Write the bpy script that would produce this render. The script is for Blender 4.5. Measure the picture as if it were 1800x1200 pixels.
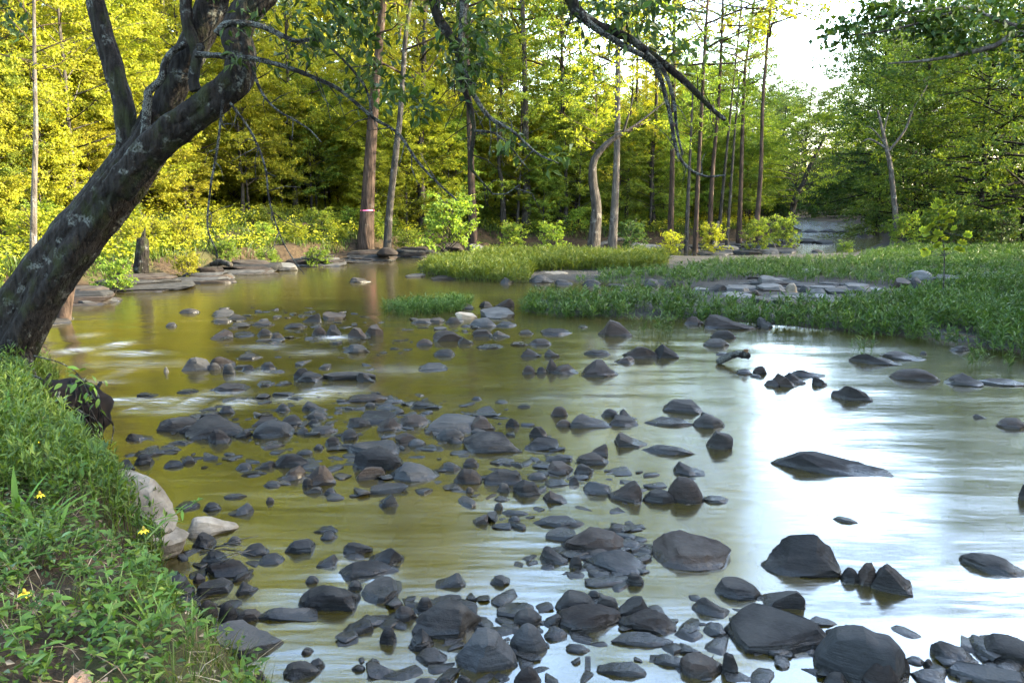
import bpy, math, random
import numpy as np
from mathutils import Vector, Matrix

scene = bpy.context.scene
C = scene.collection
for o in list(bpy.data.objects):
    bpy.data.objects.remove(o)

# ------------------------------------------------------------------ camera, sky, sun, exposure
cam_d = bpy.data.cameras.new('camera')
cam = bpy.data.objects.new('camera', cam_d)
C.objects.link(cam)
cam.location = (0, 0, 2.3)
cam.rotation_euler = (math.radians(90 - 10.521), 0, 0)
cam_d.lens = 28.0
cam_d.sensor_width = 36.0
cam_d.clip_end = 2000
scene.camera = cam

SUN_EL, SUN_AZ = math.radians(26), math.radians(92)      # azimuth clockwise from +Y
world = bpy.data.worlds.new('World')
scene.world = world
world.use_nodes = True
wn = world.node_tree
wn.nodes.clear()
sky = wn.nodes.new('ShaderNodeTexSky')
sky.sky_type = 'NISHITA'
sky.sun_disc = False
sky.sun_elevation = SUN_EL
sky.sun_rotation = SUN_AZ
sky.air_density = 1.2
sky.dust_density = 2.0
sky.ozone_density = 1.0
bg = wn.nodes.new('ShaderNodeBackground')
bg.inputs['Strength'].default_value = 0.15
wo = wn.nodes.new('ShaderNodeOutputWorld')
wn.links.new(sky.outputs[0], bg.inputs[0])
wn.links.new(bg.outputs[0], wo.inputs[0])

sun_d = bpy.data.lights.new('sun', 'SUN')
sun_d.energy = 2.6
sun_d.angle = math.radians(0.6)
sun_d.color = (1.0, 0.86, 0.60)
sun = bpy.data.objects.new('sun', sun_d)
C.objects.link(sun)
to_sun = Vector((math.sin(SUN_AZ) * math.cos(SUN_EL), math.cos(SUN_AZ) * math.cos(SUN_EL), math.sin(SUN_EL)))
sun.rotation_euler = to_sun.to_track_quat('Z', 'Y').to_euler()
sun.location = to_sun * 200

scene.view_settings.view_transform = 'Standard'
scene.view_settings.look = 'None'
scene.view_settings.gamma = 1.0
scene.view_settings.use_curve_mapping = False
scene.view_settings.exposure = 4.1
scene.cycles.max_bounces = 8
scene.cycles.transparent_max_bounces = 8
scene.cycles.caustics_reflective = False
scene.cycles.caustics_refractive = False
scene.cycles.sample_clamp_indirect = 6.0

# x, y, z, width, depth, height, shape + tone, label: metres, in the river's own frame
ROCKS = [
(2.709,6.484,0,1.042,0.444,0.217,'ld','long dark wedge rock tapering to a thin tail in the bright water'),
(2.38,5.362,0,0.182,0.073,0.03,'sd','mid-sized dark sunken stone behind the big humped boulder'),
(1.817,4.663,0,0.523,0.355,0.251,'Bd','big dark humped boulder, highest toward its sloping side, alone in pale water'),
(1.146,4.753,0,0.528,0.359,0.141,'bb','brownish split block with a ragged broken end holding debris'),
(2.04,4.461,0,0.112,0.078,0.103,'dd','small dark rounded stone left of the upright stone of the trio'),
(2.122,4.434,0,0.118,0.083,0.162,'pb','upright rounded stone standing between two others beside the humped boulder'),
(2.269,4.4,0,0.256,0.177,0.182,'ld','leaning dark stone with ragged crusted end, largest of the trio by the humped boulder'),
(3.018,4.619,0,0.409,0.28,0.13,'ld','rounded dark block with twigs at its side, at the right edge of the photo'),
(1.316,4.312,0,0.289,0.199,0.091,'bd','dark slab with sloping-topped front, behind the big cracked flagstone'),
(1.521,4.189,0,0.298,0.205,0.109,'rd','dark wedge stone touching the back of the big cracked flagstone'),
(1.117,4.114,0,0.218,0.151,0.113,'ld','mid-sized dark wedge-shaped stone in front of the sloping-topped slab'),
(1.387,3.851,0,0.518,0.432,0.116,'Fd','big flat cracked flagstone with broken front corner in the near water'),
(1.085,3.899,0,0.146,0.113,0.038,'su','small slate-blue sunken stone left of the big cracked flagstone'),
(1.691,3.98,0,0.165,0.081,0.03,'sd','mid-sized dark sunken stone right of the big cracked flagstone'),
(1.718,3.876,0,0.124,0.086,0.053,'rd','small dark wedge-shaped stone behind the flat-topped round boulder'),
(1.72,3.57,0,0.432,0.292,0.244,'Du','large round boulder with a smooth flattened top and a dimple, near bottom edge'),
(1.906,3.52,0,0.068,0.048,0.119,'pb','small brownish pointed stone behind the cobble before the round boulder'),
(1.759,3.439,0,0.186,0.129,0.15,'db','smooth grey cobble resting against the front of the flat-topped round boulder'),
(1.538,3.421,0,0.119,0.083,0.072,'dd','small dark rounded stone left of the cobble before the round boulder'),
(0.934,3.554,0,0.22,0.152,0.111,'bb','dark notched block with a smaller stone at its end, near the bottom edge'),
(1.061,3.533,0,0.091,0.063,0.119,'pd','small dark pointed stone right of the notched block'),
(2.237,3.673,0,0.224,0.155,0.092,'ld','dark sloping wedge stone alone, between the round boulder and the corner rock'),
(2.547,3.691,0,0.308,0.211,0.099,'bd',"large rounded dark rock cut by the photo's right edge near the bottom"),
(2.294,3.481,0,0.37,0.125,0.061,'fu','flat blue-grey slab at the bottom right corner of the photo'),
(2.018,3.627,0,0.087,0.061,0.023,'du','small slate-blue rounded stone left of the sloping wedge'),
(2.063,3.59,0,0.051,0.036,0.041,'pd','small dark pointed stone left of the sloping wedge'),
(2.007,3.481,0,0.169,0.107,0.035,'sd','mid-sized dark sunken stone right of the cobble before the round boulder'),
(3.927,5.775,0,0.097,0.068,0.141,'pd','small dark pointed stone in front of the rusty rock at the edge'),
(1.479,6.357,0,0.272,0.189,0.093,'ld','mid-sized dark wedge-shaped stone behind the round brown boulder'),
(1.318,5.789,0,0.299,0.207,0.187,'db','round brown boulder, right-hand half of a touching pair'),
(1.547,5.746,0,0.208,0.123,0.036,'sd','mid-sized dark sunken stone right of the round brown boulder'),
(-1.152,6.572,0,0.462,0.318,0.195,'bd','mid-sized dark blocky stone in front of the broad pale-topped slab'),
(-1.159,6.287,0,0.265,0.184,0.102,'bb','brown layered stone with a stepped top beside the slate wedge'),
(-0.821,6.283,0,0.443,0.305,0.117,'pu','smooth blue-grey slate wedge with gentle peak and pale reflection beneath'),
(-0.976,5.958,0,0.344,0.151,0.054,'fd','mid-sized dark flat stone in front of the layered stone'),
(-0.936,5.679,0,0.174,0.122,0.096,'ru','mid-sized slate-blue wedge-shaped stone in front of the layered stone'),
(-0.526,6.473,0,0.213,0.148,0.055,'bd','mid-sized dark blocky stone right of the smooth slate wedge'),
(-0.354,6.535,0,0.145,0.102,0.079,'db','small brownish rounded stone behind the blocky dark boulder'),
(-0.358,6.15,0,0.241,0.168,0.127,'db','mid-sized brownish rounded stone left of the blocky dark boulder'),
(-0.067,6.157,0,0.335,0.232,0.126,'bd','blocky dark boulder with flat sloping top amid the cobbles, mid river'),
(-0.445,5.981,0,0.147,0.079,0.03,'sd','small dark sunken stone right of the smooth slate wedge'),
(-0.331,5.906,0,0.068,0.048,0.06,'dd','small dark rounded stone left of the blocky dark boulder'),
(-0.067,5.933,0,0.11,0.077,0.08,'dd','closest small dark rounded stone in front of the blocky dark boulder'),
(0.131,5.874,0,0.248,0.173,0.124,'bd','mid-sized dark blocky stone in front of the blocky dark boulder'),
(0.329,5.737,0,0.213,0.148,0.111,'lb','mid-sized brownish wedge-shaped stone behind the awash flat stone'),
(0.211,6.242,0,0.172,0.12,0.047,'dd','mid-sized dark rounded stone right of the blocky dark boulder'),
(0.397,6.387,0,0.244,0.17,0.096,'bb','mid-sized brownish blocky stone right of the blocky dark boulder'),
(0.609,6.369,0,0.191,0.133,0.082,'bd','mid-sized dark blocky stone behind the peaked wedge'),
(0.433,6.707,0,0.22,0.153,0.057,'bd','mid-sized dark blocky stone right of the blocky dark boulder'),
(0.701,6.644,0,0.294,0.204,0.08,'bb','mid-sized brownish blocky stone in front of the small dark hill'),
(0.359,6.081,0,0.201,0.156,0.038,'sd','mid-sized dark sunken stone right of the blocky dark boulder'),
(0.497,6.071,0,0.084,0.059,0.084,'pd','small dark pointed stone left of the peaked wedge'),
(0.666,5.948,0,0.26,0.181,0.101,'bu','mid-sized slate-blue blocky stone left of the peaked wedge'),
(0.867,5.803,0,0.278,0.193,0.152,'rb','brown wedge stone rising to a sharp peak, left of the round brown boulder'),
(1.136,5.763,0,0.257,0.179,0.097,'bd','mid-sized dark blocky stone left of the round brown boulder'),
(-0.076,5.757,0,0.129,0.1,0.03,'sd','small dark sunken stone in front of the blocky dark boulder'),
(-0.099,5.579,0,0.073,0.051,0.061,'dd','second small dark rounded stone in front of the blocky dark boulder'),
(0.021,5.494,0,0.213,0.073,0.031,'sd','closest mid-sized dark sunken stone left of the awash flat stone'),
(-0.217,5.344,0,0.136,0.095,0.082,'rb','small brownish wedge-shaped stone left of the awash flat stone'),
(-0.064,5.25,0,0.171,0.083,0.03,'sd','second mid-sized dark sunken stone left of the awash flat stone'),
(0.017,5.378,0,0.091,0.064,0.034,'dd','small dark rounded stone left of the awash flat stone'),
(0.322,5.311,0,0.387,0.145,0.061,'su','flat slate stone awash with only its dark rim showing'),
(0.335,5.108,0,0.231,0.184,0.045,'fd','mid-sized dark flat stone in front of the awash flat stone'),
(0.551,4.958,0,0.405,0.278,0.13,'bb','thick rounded brown-grey slab, largest of the pile left of the split block'),
(0.723,5.177,0,0.149,0.104,0.055,'bd','small dark blocky stone behind the thick rounded slab'),
(0.263,4.745,0,0.204,0.142,0.132,'ld',"sharp dark slate tilted up to a point at the pile's left end"),
(0.568,4.84,0,0.178,0.124,0.046,'db','mid-sized brownish rounded stone in front of the thick rounded slab'),
(0.706,4.862,0,0.113,0.086,0.03,'sd','small dark sunken stone behind the angular front slab'),
(0.401,4.652,0,0.091,0.064,0.09,'dd','small dark rounded stone right of the sharp tilted slate'),
(0.643,4.662,0,0.384,0.264,0.094,'bu','angular grey slab with sloped end at the front of the pile'),
(0.736,4.442,0,0.119,0.084,0.078,'dd','small dark rounded stone in front of the angular front slab'),
(-1.006,4.874,0,0.206,0.143,0.072,'bd','mid-sized dark blocky stone behind the long slab above the white foam'),
(-0.806,4.744,0,0.249,0.173,0.121,'rd','mid-sized dark wedge-shaped stone behind the long slab above the white foam'),
(-1.024,4.775,0,0.15,0.108,0.03,'sd','small dark sunken stone behind the long slab above the white foam'),
(-0.883,4.572,0,0.366,0.159,0.078,'bd','long dark slab lying across a white patch of foam'),
(-0.755,4.325,0,0.256,0.276,0.061,'Fd','shield-shaped flat slab with pale wet rim, beside the white foam'),
(-0.928,4.376,0,0.089,0.063,0.058,'dd','small dark rounded stone left of the shield-shaped slab'),
(-1.04,4.208,0,0.356,0.244,0.108,'bd','broad dark stone with ragged brown end, in the olive water near the bank'),
(-0.364,4.435,0,0.198,0.138,0.081,'ru','slender blue-grey sliver of slate alone in smooth olive water'),
(-0.079,4.442,0,0.14,0.098,0.062,'pd','small dark conical stone alone in smooth water mid river'),
(-0.488,4.128,0,0.101,0.071,0.087,'dd','small dark rounded stone behind the egg-shaped cobble'),
(-0.36,4.186,0,0.192,0.151,0.041,'fb','mid-sized brownish flat stone behind the great mottled boulder'),
(-0.34,3.961,0,0.392,0.267,0.174,'Bd','great mottled dark boulder with a stepped top, broadest in the near water'),
(-0.593,4.045,0,0.137,0.096,0.072,'db','smooth brown egg-shaped cobble beside the great mottled boulder'),
(-0.827,3.93,0,0.169,0.117,0.046,'rd','mid-sized dark wedge-shaped stone left of the egg-shaped cobble'),
(-0.775,3.999,0,0.089,0.053,0.03,'sd','small dark sunken stone left of the egg-shaped cobble'),
(-0.647,3.806,0,0.094,0.066,0.09,'dd','small dark rounded stone left of the black gleaming stone'),
(-0.469,3.771,0,0.145,0.101,0.091,'pd','black gleaming angular stone in front of the great mottled boulder'),
(-0.406,3.65,0,0.167,0.129,0.043,'sb','mid-sized brownish sunken stone in front of the black gleaming stone'),
(-0.131,3.644,0,0.336,0.23,0.189,'pu','broad smooth slab sloping up out of the water near the bottom edge'),
(0.083,3.753,0,0.197,0.137,0.136,'du','smooth dark domed stone beside the broad sloping slab'),
(0.086,4.013,0,0.162,0.113,0.074,'dd','smooth black dome at the left end of the long cluster'),
(0.217,3.983,0,0.127,0.089,0.065,'rd','small dark wedge-shaped stone right of the black dome'),
(0.359,4.168,0,0.237,0.164,0.096,'dd','rounded grey stone at the back of the long cluster'),
(0.426,4.015,0,0.358,0.245,0.097,'bb','long brown block along the front of the long cluster'),
(0.537,4.131,0,0.128,0.089,0.117,'pd','small dark pointed stone right of the rounded stone of the long cluster'),
(0.665,4.108,0,0.218,0.151,0.124,'rd','mid-sized dark wedge-shaped stone behind the broad end block'),
(0.737,3.989,0,0.311,0.214,0.157,'rb','broad brown block with squared high end closing the long cluster'),
(0.473,4.264,0,0.091,0.064,0.056,'du','small slate-blue rounded stone behind the rounded stone of the long cluster'),
(0.673,3.817,0,0.35,0.118,0.031,'sd','long low dark stone shaped like a log before the cluster'),
(0.336,3.727,0,0.131,0.074,0.03,'sd','small dark sunken stone right of the smooth domed stone'),
(0.536,3.544,0,0.256,0.104,0.045,'su','flat slab almost sunken, wet and mottled, near the bottom edge'),
(0.797,3.621,0,0.186,0.088,0.034,'sd','mid-sized dark sunken stone left of the notched block'),
(0.075,3.441,0,0.137,0.095,0.093,'db','small brownish rounded stone in front of the broad sloping slab'),
(-0.417,3.437,0,0.131,0.055,0.03,'sd','third small dark sunken stone in front of the black gleaming stone'),
(-0.321,3.432,0,0.064,0.045,0.051,'dd','small dark rounded stone in front of the broad sloping slab'),
(-0.224,3.438,0,0.08,0.056,0.059,'bu','small slate-blue blocky stone in front of the broad sloping slab'),
(-0.684,3.601,0,0.051,0.04,0.03,'sd','closest small dark sunken stone in front of the black gleaming stone'),
(-0.755,3.558,0,0.071,0.047,0.03,'sd','second small dark sunken stone in front of the black gleaming stone'),
(-2.42,5.623,0,0.182,0.141,0.041,'sd','mid-sized dark sunken stone behind the lone smooth cobble'),
(-2.222,5.579,0,0.134,0.094,0.062,'dd','second small dark rounded stone behind the lone smooth cobble'),
(-1.988,5.514,0,0.188,0.131,0.078,'ru','mid-sized slate-blue wedge-shaped stone behind the lone smooth cobble'),
(-2.135,5.814,0,0.18,0.076,0.03,'sd','second mid-sized dark sunken stone left of the mossy brown block'),
(-1.835,5.718,0,0.062,0.044,0.045,'db','small brownish rounded stone in front of the mossy brown block'),
(-3.283,6.454,0,0.158,0.111,0.097,'bd','small dark blocky stone in front of the dark rounded boulder by the foam'),
(-3.192,6.6,0,0.167,0.117,0.088,'dd','second mid-sized dark rounded stone in front of the dark rounded boulder by the foam'),
(-2.906,6.516,0,0.174,0.122,0.07,'bd','mid-sized dark blocky stone in front of the square brown stone'),
(-2.804,6.619,0,0.136,0.095,0.07,'pd','small dark pointed stone in front of the square brown stone'),
(-2.28,6.462,0,0.139,0.097,0.058,'dd','small dark rounded stone left of the mossy brown block'),
(-2.155,6.331,0,0.232,0.084,0.031,'sd','closest mid-sized dark sunken stone left of the mossy brown block'),
(-2.112,6.505,0,0.183,0.128,0.069,'rd','mid-sized dark wedge-shaped stone left of the black block'),
(-1.815,6.226,0,0.239,0.166,0.109,'rb','brown wedge-shaped block under a dark stone, left of the pale rounded one'),
(-1.547,6.115,0,0.249,0.174,0.179,'pb','pale brown-grey smooth triangular stone in the cobble bar'),
(-1.895,6.592,0,0.312,0.217,0.119,'bd','large black block stacked behind the pale rounded stone'),
(-1.915,6.058,0,0.159,0.111,0.046,'dd','small dark rounded stone in front of the mossy brown block'),
(-1.626,6.035,0,0.092,0.065,0.093,'dd','small dark rounded stone in front of the pale rounded stone'),
(-1.565,5.936,0,0.155,0.109,0.055,'rd','small dark wedge-shaped stone in front of the pale rounded stone'),
(-1.414,5.881,0,0.1,0.07,0.056,'db','small brownish rounded stone in front of the pale rounded stone'),
(-1.359,5.802,0,0.147,0.097,0.03,'sd','small dark sunken stone in front of the pale rounded stone'),
(-1.669,4.853,0,0.17,0.119,0.065,'dd','lone smooth dark cobble in olive water right of the pointed slab'),
(-1.861,5.006,0,0.098,0.068,0.047,'dd','closest small dark rounded stone behind the lone smooth cobble'),
(-1.532,4.732,0,0.166,0.116,0.051,'du','mid-sized slate-blue rounded stone in front of the lone smooth cobble'),
(-1.389,4.906,0,0.203,0.141,0.099,'bu','blue-grey block with pale crust on one end, in olive water'),
(-1.29,5.196,0,0.189,0.086,0.031,'sd','mid-sized dark sunken stone behind the crusted block'),
(-1.245,5.075,0,0.118,0.083,0.049,'dd','small dark rounded stone right of the crusted block'),
(-1.888,4.725,0,0.192,0.134,0.067,'bd','mid-sized dark blocky stone behind the squared brown slab'),
(-1.766,4.583,0,0.28,0.194,0.092,'bb','squared brown slab tilted over another near the grassy bank'),
(-1.884,4.446,0,0.087,0.061,0.067,'bb','small brownish blocky stone right of the pointed slab by the grass'),
(-1.75,4.371,0,0.251,0.174,0.079,'bd','long squared slab, front one of the tilted slabs near the bank'),
(-1.555,4.333,0,0.14,0.098,0.084,'ld','small dark wedge-shaped stone right of the front pair of bank slabs'),
(-1.955,4.321,0,0.181,0.126,0.152,'pu',"pointed dark slate leaning out of the grass at the water's edge"),
(-1.902,4.216,0,0.193,0.084,0.033,'su','mid-sized slate-blue sunken stone behind the rounded brown bar'),
(-1.86,4.108,0,0.201,0.14,0.058,'bb','rounded brown bar-shaped stone lying against the grass edge'),
(-1.683,4.064,0,0.109,0.076,0.104,'db','oval grey cobble standing on end beside the rounded brown bar'),
(-1.553,4.003,0,0.104,0.073,0.126,'dd','small dark rounded stone right of the oval pebble-grey cobble'),
(-1.445,4.044,0,0.151,0.105,0.058,'bb','small brownish blocky stone left of the knife-edged slate'),
(-1.244,4.059,0,0.348,0.16,0.073,'lu','knife-edged dark slate wedge pointing toward mid river'),
(-1.4,3.778,0,0.454,0.287,0.091,'Fu','big tilted blue-grey slate plate at the bank, its top facing the viewer'),
(-1.205,4.45,0,0.08,0.056,0.048,'dd','small dark rounded stone behind the broad ragged stone'),
(-1.162,4.674,0,0.154,0.107,0.072,'rd','small dark wedge-shaped stone in front of the crusted block'),
(-1.045,3.703,0,0.071,0.055,0.03,'sb','small brownish sunken stone right of the big tilted slate'),
(-1.024,3.527,0,0.182,0.126,0.058,'bd','mid-sized dark blocky stone in front of the big tilted slate'),
(-0.965,3.576,0,0.081,0.057,0.049,'dd','small dark rounded stone right of the big tilted slate'),
(-1.756,3.963,0,0.132,0.094,0.03,'sd','small dark sunken stone in front of the rounded brown bar'),
(-2.048,4.963,0,0.173,0.121,0.096,'bd','mid-sized dark blocky stone left of the lone smooth cobble'),
(-4.217,10.358,0,0.41,0.285,0.203,'bu','blue-black blocky boulder upstream at the head of the left channel'),
(-3.953,10.594,0,0.387,0.27,0.163,'pb','light brown boulder touching the blue-black boulder'),
(-3.957,10.344,0,0.17,0.12,0.112,'dd','mid-sized dark rounded stone in front of the tan-topped boulder'),
(-3.677,10.106,0,0.166,0.117,0.147,'du','mid-sized slate-blue rounded stone in front of the tan-topped boulder'),
(-3.482,10.279,0,0.184,0.129,0.087,'dd','mid-sized dark rounded stone right of the tan-topped boulder'),
(-3.229,10.335,0,0.247,0.173,0.13,'pd','mid-sized dark pointed stone left of the black pyramid'),
(-4.522,10.172,0,0.069,0.048,0.087,'pl','tiny white-capped stone standing alone in the golden water'),
(-6.331,15.496,0,0.388,0.271,0.095,'dd','low dark stone like a turtle alone in the golden pool'),
(-6.013,13.876,0,0.195,0.137,0.082,'dd','mid-sized dark rounded stone in front of the upstream turtle stone'),
(-5.54,15.139,0,0.457,0.572,0.103,'fu','mid-sized slate-blue flat stone right of the upstream turtle stone'),
(-5.29,14.351,0,0.435,0.337,0.068,'sd','second mid-sized dark sunken stone behind the reddish flat stone'),
(-5.127,14.715,0,0.391,0.274,0.099,'bd','mid-sized dark blocky stone behind the reddish flat stone'),
(-4.766,13.794,0,0.428,0.332,0.071,'sd','closest mid-sized dark sunken stone behind the reddish flat stone'),
(-4.428,13.98,0,0.444,0.344,0.072,'sb','mid-sized brownish sunken stone right of the reddish flat stone'),
(-4.745,12.778,0,0.407,0.284,0.146,'rb','reddish-brown flat stone at the upstream edge of the bar'),
(-4.408,12.894,0,0.401,0.31,0.064,'sd','mid-sized dark sunken stone right of the reddish flat stone'),
(-4.074,12.938,0,0.268,0.188,0.137,'dd','mid-sized dark rounded stone right of the reddish flat stone'),
(-3.745,12.512,0,0.223,0.156,0.135,'dd','mid-sized dark rounded stone left of the rounded one of the square pair'),
(-3.655,14.439,0,0.362,0.253,0.172,'rd','mid-sized dark wedge-shaped stone behind the rounded one of the square pair'),
(-3.322,14.656,0,0.444,0.555,0.129,'fb','mid-sized brownish flat stone behind the rounded one of the square pair'),
(-3.778,13.727,0,0.407,0.315,0.08,'sd','mid-sized dark sunken stone left of the rounded one of the square pair'),
(-3.188,12.981,0,0.24,0.168,0.158,'db',"rounded stone beside the square black block at the bar's head"),
(-2.928,12.891,0,0.287,0.201,0.211,'bd','mid-sized dark blocky stone right of the rounded one of the square pair'),
(-3.751,11.129,0,0.381,0.295,0.062,'sd','mid-sized dark sunken stone right of the tan-topped boulder'),
(-2.644,9.814,0,0.243,0.17,0.174,'bd','mid-sized dark blocky stone behind the black pyramid'),
(-2.515,9.713,0,0.393,0.274,0.132,'pd','black pyramid-shaped stone at the front of the upper riffle'),
(-2.066,9.854,0,0.679,0.312,0.08,'fd','long flat black slab with squared end beside the black pyramid'),
(-3.018,9.493,0,0.241,0.187,0.044,'sd','second mid-sized dark sunken stone left of the black pyramid'),
(-2.804,9.514,0,0.22,0.171,0.038,'sd','closest mid-sized dark sunken stone left of the black pyramid'),
(-3.367,9.249,0,0.485,0.373,0.079,'sb','mid-sized brownish sunken stone in front of the tan-topped boulder'),
(-3.82,9.128,0,0.26,0.131,0.035,'sd','mid-sized dark sunken stone in front of the tiny capped stone'),
(-4.206,8.941,0,0.256,0.179,0.055,'ld','mid-sized dark wedge-shaped stone in front of the tiny capped stone'),
(-3.323,7.625,0,0.404,0.28,0.186,'bd','large dark rounded boulder just below the white foam tongues'),
(-3.157,7.491,0,0.176,0.123,0.089,'dd','closest mid-sized dark rounded stone in front of the dark rounded boulder by the foam'),
(-2.901,7.505,0,0.592,0.407,0.164,'pd','broad brown hump of rock between the foam and the cobble bar'),
(-2.75,7.208,0,0.235,0.164,0.141,'bb','square brown stone in front of the broad hump'),
(-2.583,7.377,0,0.213,0.149,0.112,'rd','mid-sized dark wedge-shaped stone right of the square brown stone'),
(-2.309,7.441,0,0.401,0.278,0.141,'Du','smooth blue-grey domed stone, wide and wet, left of the cobble bar'),
(-3.043,8.219,0,0.174,0.122,0.086,'dd','mid-sized dark rounded stone behind the broad brown hump'),
(-3.208,8.147,0,0.252,0.195,0.044,'sd','mid-sized dark sunken stone behind the broad brown hump'),
(-2.466,8.304,0,0.162,0.114,0.088,'dd','mid-sized dark rounded stone left of the black wedge by the foam'),
(-2.123,8.33,0,0.302,0.21,0.115,'ld','black wedge of slate at the right end of the foam tongues'),
(-2.229,7.781,0,0.241,0.168,0.111,'dd','mid-sized dark rounded stone behind the smooth blue dome'),
(-2.485,7.808,0,0.324,0.142,0.069,'bb','mid-sized brownish blocky stone behind the smooth blue dome'),
(-2.032,8.027,0,0.242,0.169,0.078,'bd','closest mid-sized dark blocky stone in front of the black wedge by the foam'),
(-2.009,7.805,0,0.135,0.095,0.06,'dd','small dark rounded stone in front of the black wedge by the foam'),
(-2.069,7.488,0,0.17,0.119,0.083,'rd','mid-sized dark wedge-shaped stone right of the smooth blue dome'),
(-3.554,7.3,0,0.249,0.174,0.068,'ld','mid-sized dark wedge-shaped stone left of the dark rounded boulder by the foam'),
(-3.112,7.171,0,0.262,0.089,0.03,'sd','closest mid-sized dark sunken stone in front of the dark rounded boulder by the foam'),
(-2.219,7.082,0,0.231,0.179,0.042,'sb','mid-sized brownish sunken stone in front of the smooth blue dome'),
(-1.664,7.115,0,0.162,0.114,0.096,'db','mid-sized brownish rounded stone left of the broad pale-topped slab'),
(-1.844,7.524,0,0.274,0.191,0.074,'bd','second mid-sized dark blocky stone in front of the black wedge by the foam'),
(-1.771,6.998,0,0.111,0.078,0.05,'pd','small dark pointed stone behind the black block'),
(-3.14,6.936,0,0.263,0.116,0.04,'sd','second mid-sized dark sunken stone in front of the dark rounded boulder by the foam'),
(-3.258,6.839,0,0.302,0.143,0.047,'sb','mid-sized brownish sunken stone in front of the dark rounded boulder by the foam'),
(-8.306,14.261,0,0.685,0.785,0.11,'fd','dark stacked slabs at the waterline behind the leaning trunk'),
(-4.008,21.026,0,0.676,0.472,0.174,'ld','angular stone with a pale twig alone in the still pool'),
(-2.718,22.4,0,0.572,0.64,0.074,'fu','mid-sized slate-blue flat stone right of the snag stone'),
(-1.813,21.717,0,0.968,0.746,0.099,'sb','mid-sized brownish sunken stone behind the pale brown slab'),
(-0.141,20.655,0,0.378,0.265,0.18,'bu','closest mid-sized slate-blue blocky stone behind the white flat slab'),
(0.75,20.911,0,0.734,0.512,0.275,'pu','mid-sized slate-blue pointed stone behind the white flat slab'),
(1.343,20.467,0,0.584,0.408,0.2,'bu','second mid-sized slate-blue blocky stone behind the white flat slab'),
(2.028,20.195,0,0.532,0.372,0.214,'pu','mid-sized slate-blue pointed stone behind the square boulder by the reeds'),
(1.228,22.429,0,0.803,1.001,0.138,'fl','mid-sized pale flat stone behind the white flat slab'),
(2.655,20.112,0,0.707,0.456,0.059,'sd','mid-sized dark sunken stone behind the square boulder by the reeds'),
(3.517,20.054,0,0.485,0.339,0.228,'du','mid-sized slate-blue rounded stone behind the square boulder by the reeds'),
(3.955,20.013,0,0.366,0.257,0.218,'ru','mid-sized slate-blue wedge-shaped stone behind the great angular rock at the reeds'),
(2.641,19.212,0,0.408,0.318,0.063,'su','mid-sized slate-blue sunken stone behind the square boulder by the reeds'),
(-0.262,15.1,0,0.734,0.907,0.133,'fl','pale flat slab, lightest of the stones, at the tip of the front reed bed'),
(-0.851,14.804,0,0.47,0.588,0.138,'ft','pale brown slab with squared face beside the white flat slab'),
(-0.176,16.304,0,0.456,0.319,0.216,'rb','mid-sized brownish wedge-shaped stone behind the white flat slab'),
(-0.533,16.258,0,0.324,0.227,0.163,'pd','mid-sized dark pointed stone behind the white flat slab'),
(-0.967,16.062,0,0.413,0.321,0.125,'sd','mid-sized dark sunken stone behind the pale brown slab'),
(-0.509,13.924,0,0.504,0.351,0.157,'du','grey domed stone just in front of the white flat slab'),
(-0.09,13.892,0,0.37,0.287,0.079,'su','mid-sized slate-blue sunken stone in front of the white flat slab'),
(-1.604,14.307,0,0.486,0.376,0.077,'sd','mid-sized dark sunken stone behind the rust-brown block'),
(-1.06,14.222,0,0.294,0.206,0.12,'dd','mid-sized dark rounded stone left of the pale brown slab'),
(-1.378,14.323,0,0.359,0.279,0.087,'sd','mid-sized dark sunken stone left of the pale brown slab'),
(-2.499,12.697,0,0.32,0.224,0.187,'bb','mid-sized brownish blocky stone left of the square-faced brown block'),
(-2.28,12.955,0,0.317,0.222,0.211,'bb','square-faced brown block at the right of the upper bar'),
(-2.306,11.574,0,0.422,0.294,0.154,'pu','mid-sized slate-blue pointed stone in front of the square-faced brown block'),
(-1.018,12.51,0,0.501,0.348,0.192,'bb','rust-brown block with flat top in pale water, middle of the river'),
(-0.712,12.245,0,0.29,0.203,0.119,'ld','mid-sized dark wedge-shaped stone right of the rust-brown block'),
(-1.355,12.096,0,0.269,0.189,0.127,'bb','mid-sized brownish blocky stone left of the rust-brown block'),
(-0.483,12.921,0,0.373,0.261,0.131,'bb','mid-sized brownish blocky stone in front of the grey dome before the white slab'),
(-0.177,12.839,0,0.285,0.199,0.107,'ld','mid-sized dark wedge-shaped stone in front of the grey dome before the white slab'),
(0.228,13.118,0,0.291,0.226,0.063,'sd','closest mid-sized dark sunken stone behind the low brown loaf'),
(0.728,13.108,0,0.572,0.422,0.082,'sd','second mid-sized dark sunken stone behind the low brown loaf'),
(0.115,12.114,0,0.287,0.223,0.045,'sb','mid-sized brownish sunken stone left of the low brown loaf'),
(0.432,12.128,0,0.36,0.251,0.104,'db','low brown loaf-shaped stone in pale water'),
(-0.325,11.893,0,0.45,0.236,0.05,'sd','mid-sized dark sunken stone right of the rust-brown block'),
(0.279,11.256,0,0.335,0.234,0.162,'lb','mid-sized brownish wedge-shaped stone in front of the low brown loaf'),
(0.573,11.221,0,0.233,0.163,0.152,'ld','mid-sized dark wedge-shaped stone in front of the low brown loaf'),
(1.702,12.995,0,0.588,0.408,0.28,'bb','square brown boulder standing before the front reed bed'),
(-0.976,11.293,0,0.328,0.229,0.105,'dd','mid-sized dark rounded stone in front of the rust-brown block'),
(1.855,11.199,0,0.516,0.359,0.207,'pb','rough grey-brown peaked rock beside the upright split stone'),
(2.211,11.141,0,0.348,0.243,0.242,'ld','upright dark stone split at its top, below the square boulder'),
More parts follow.
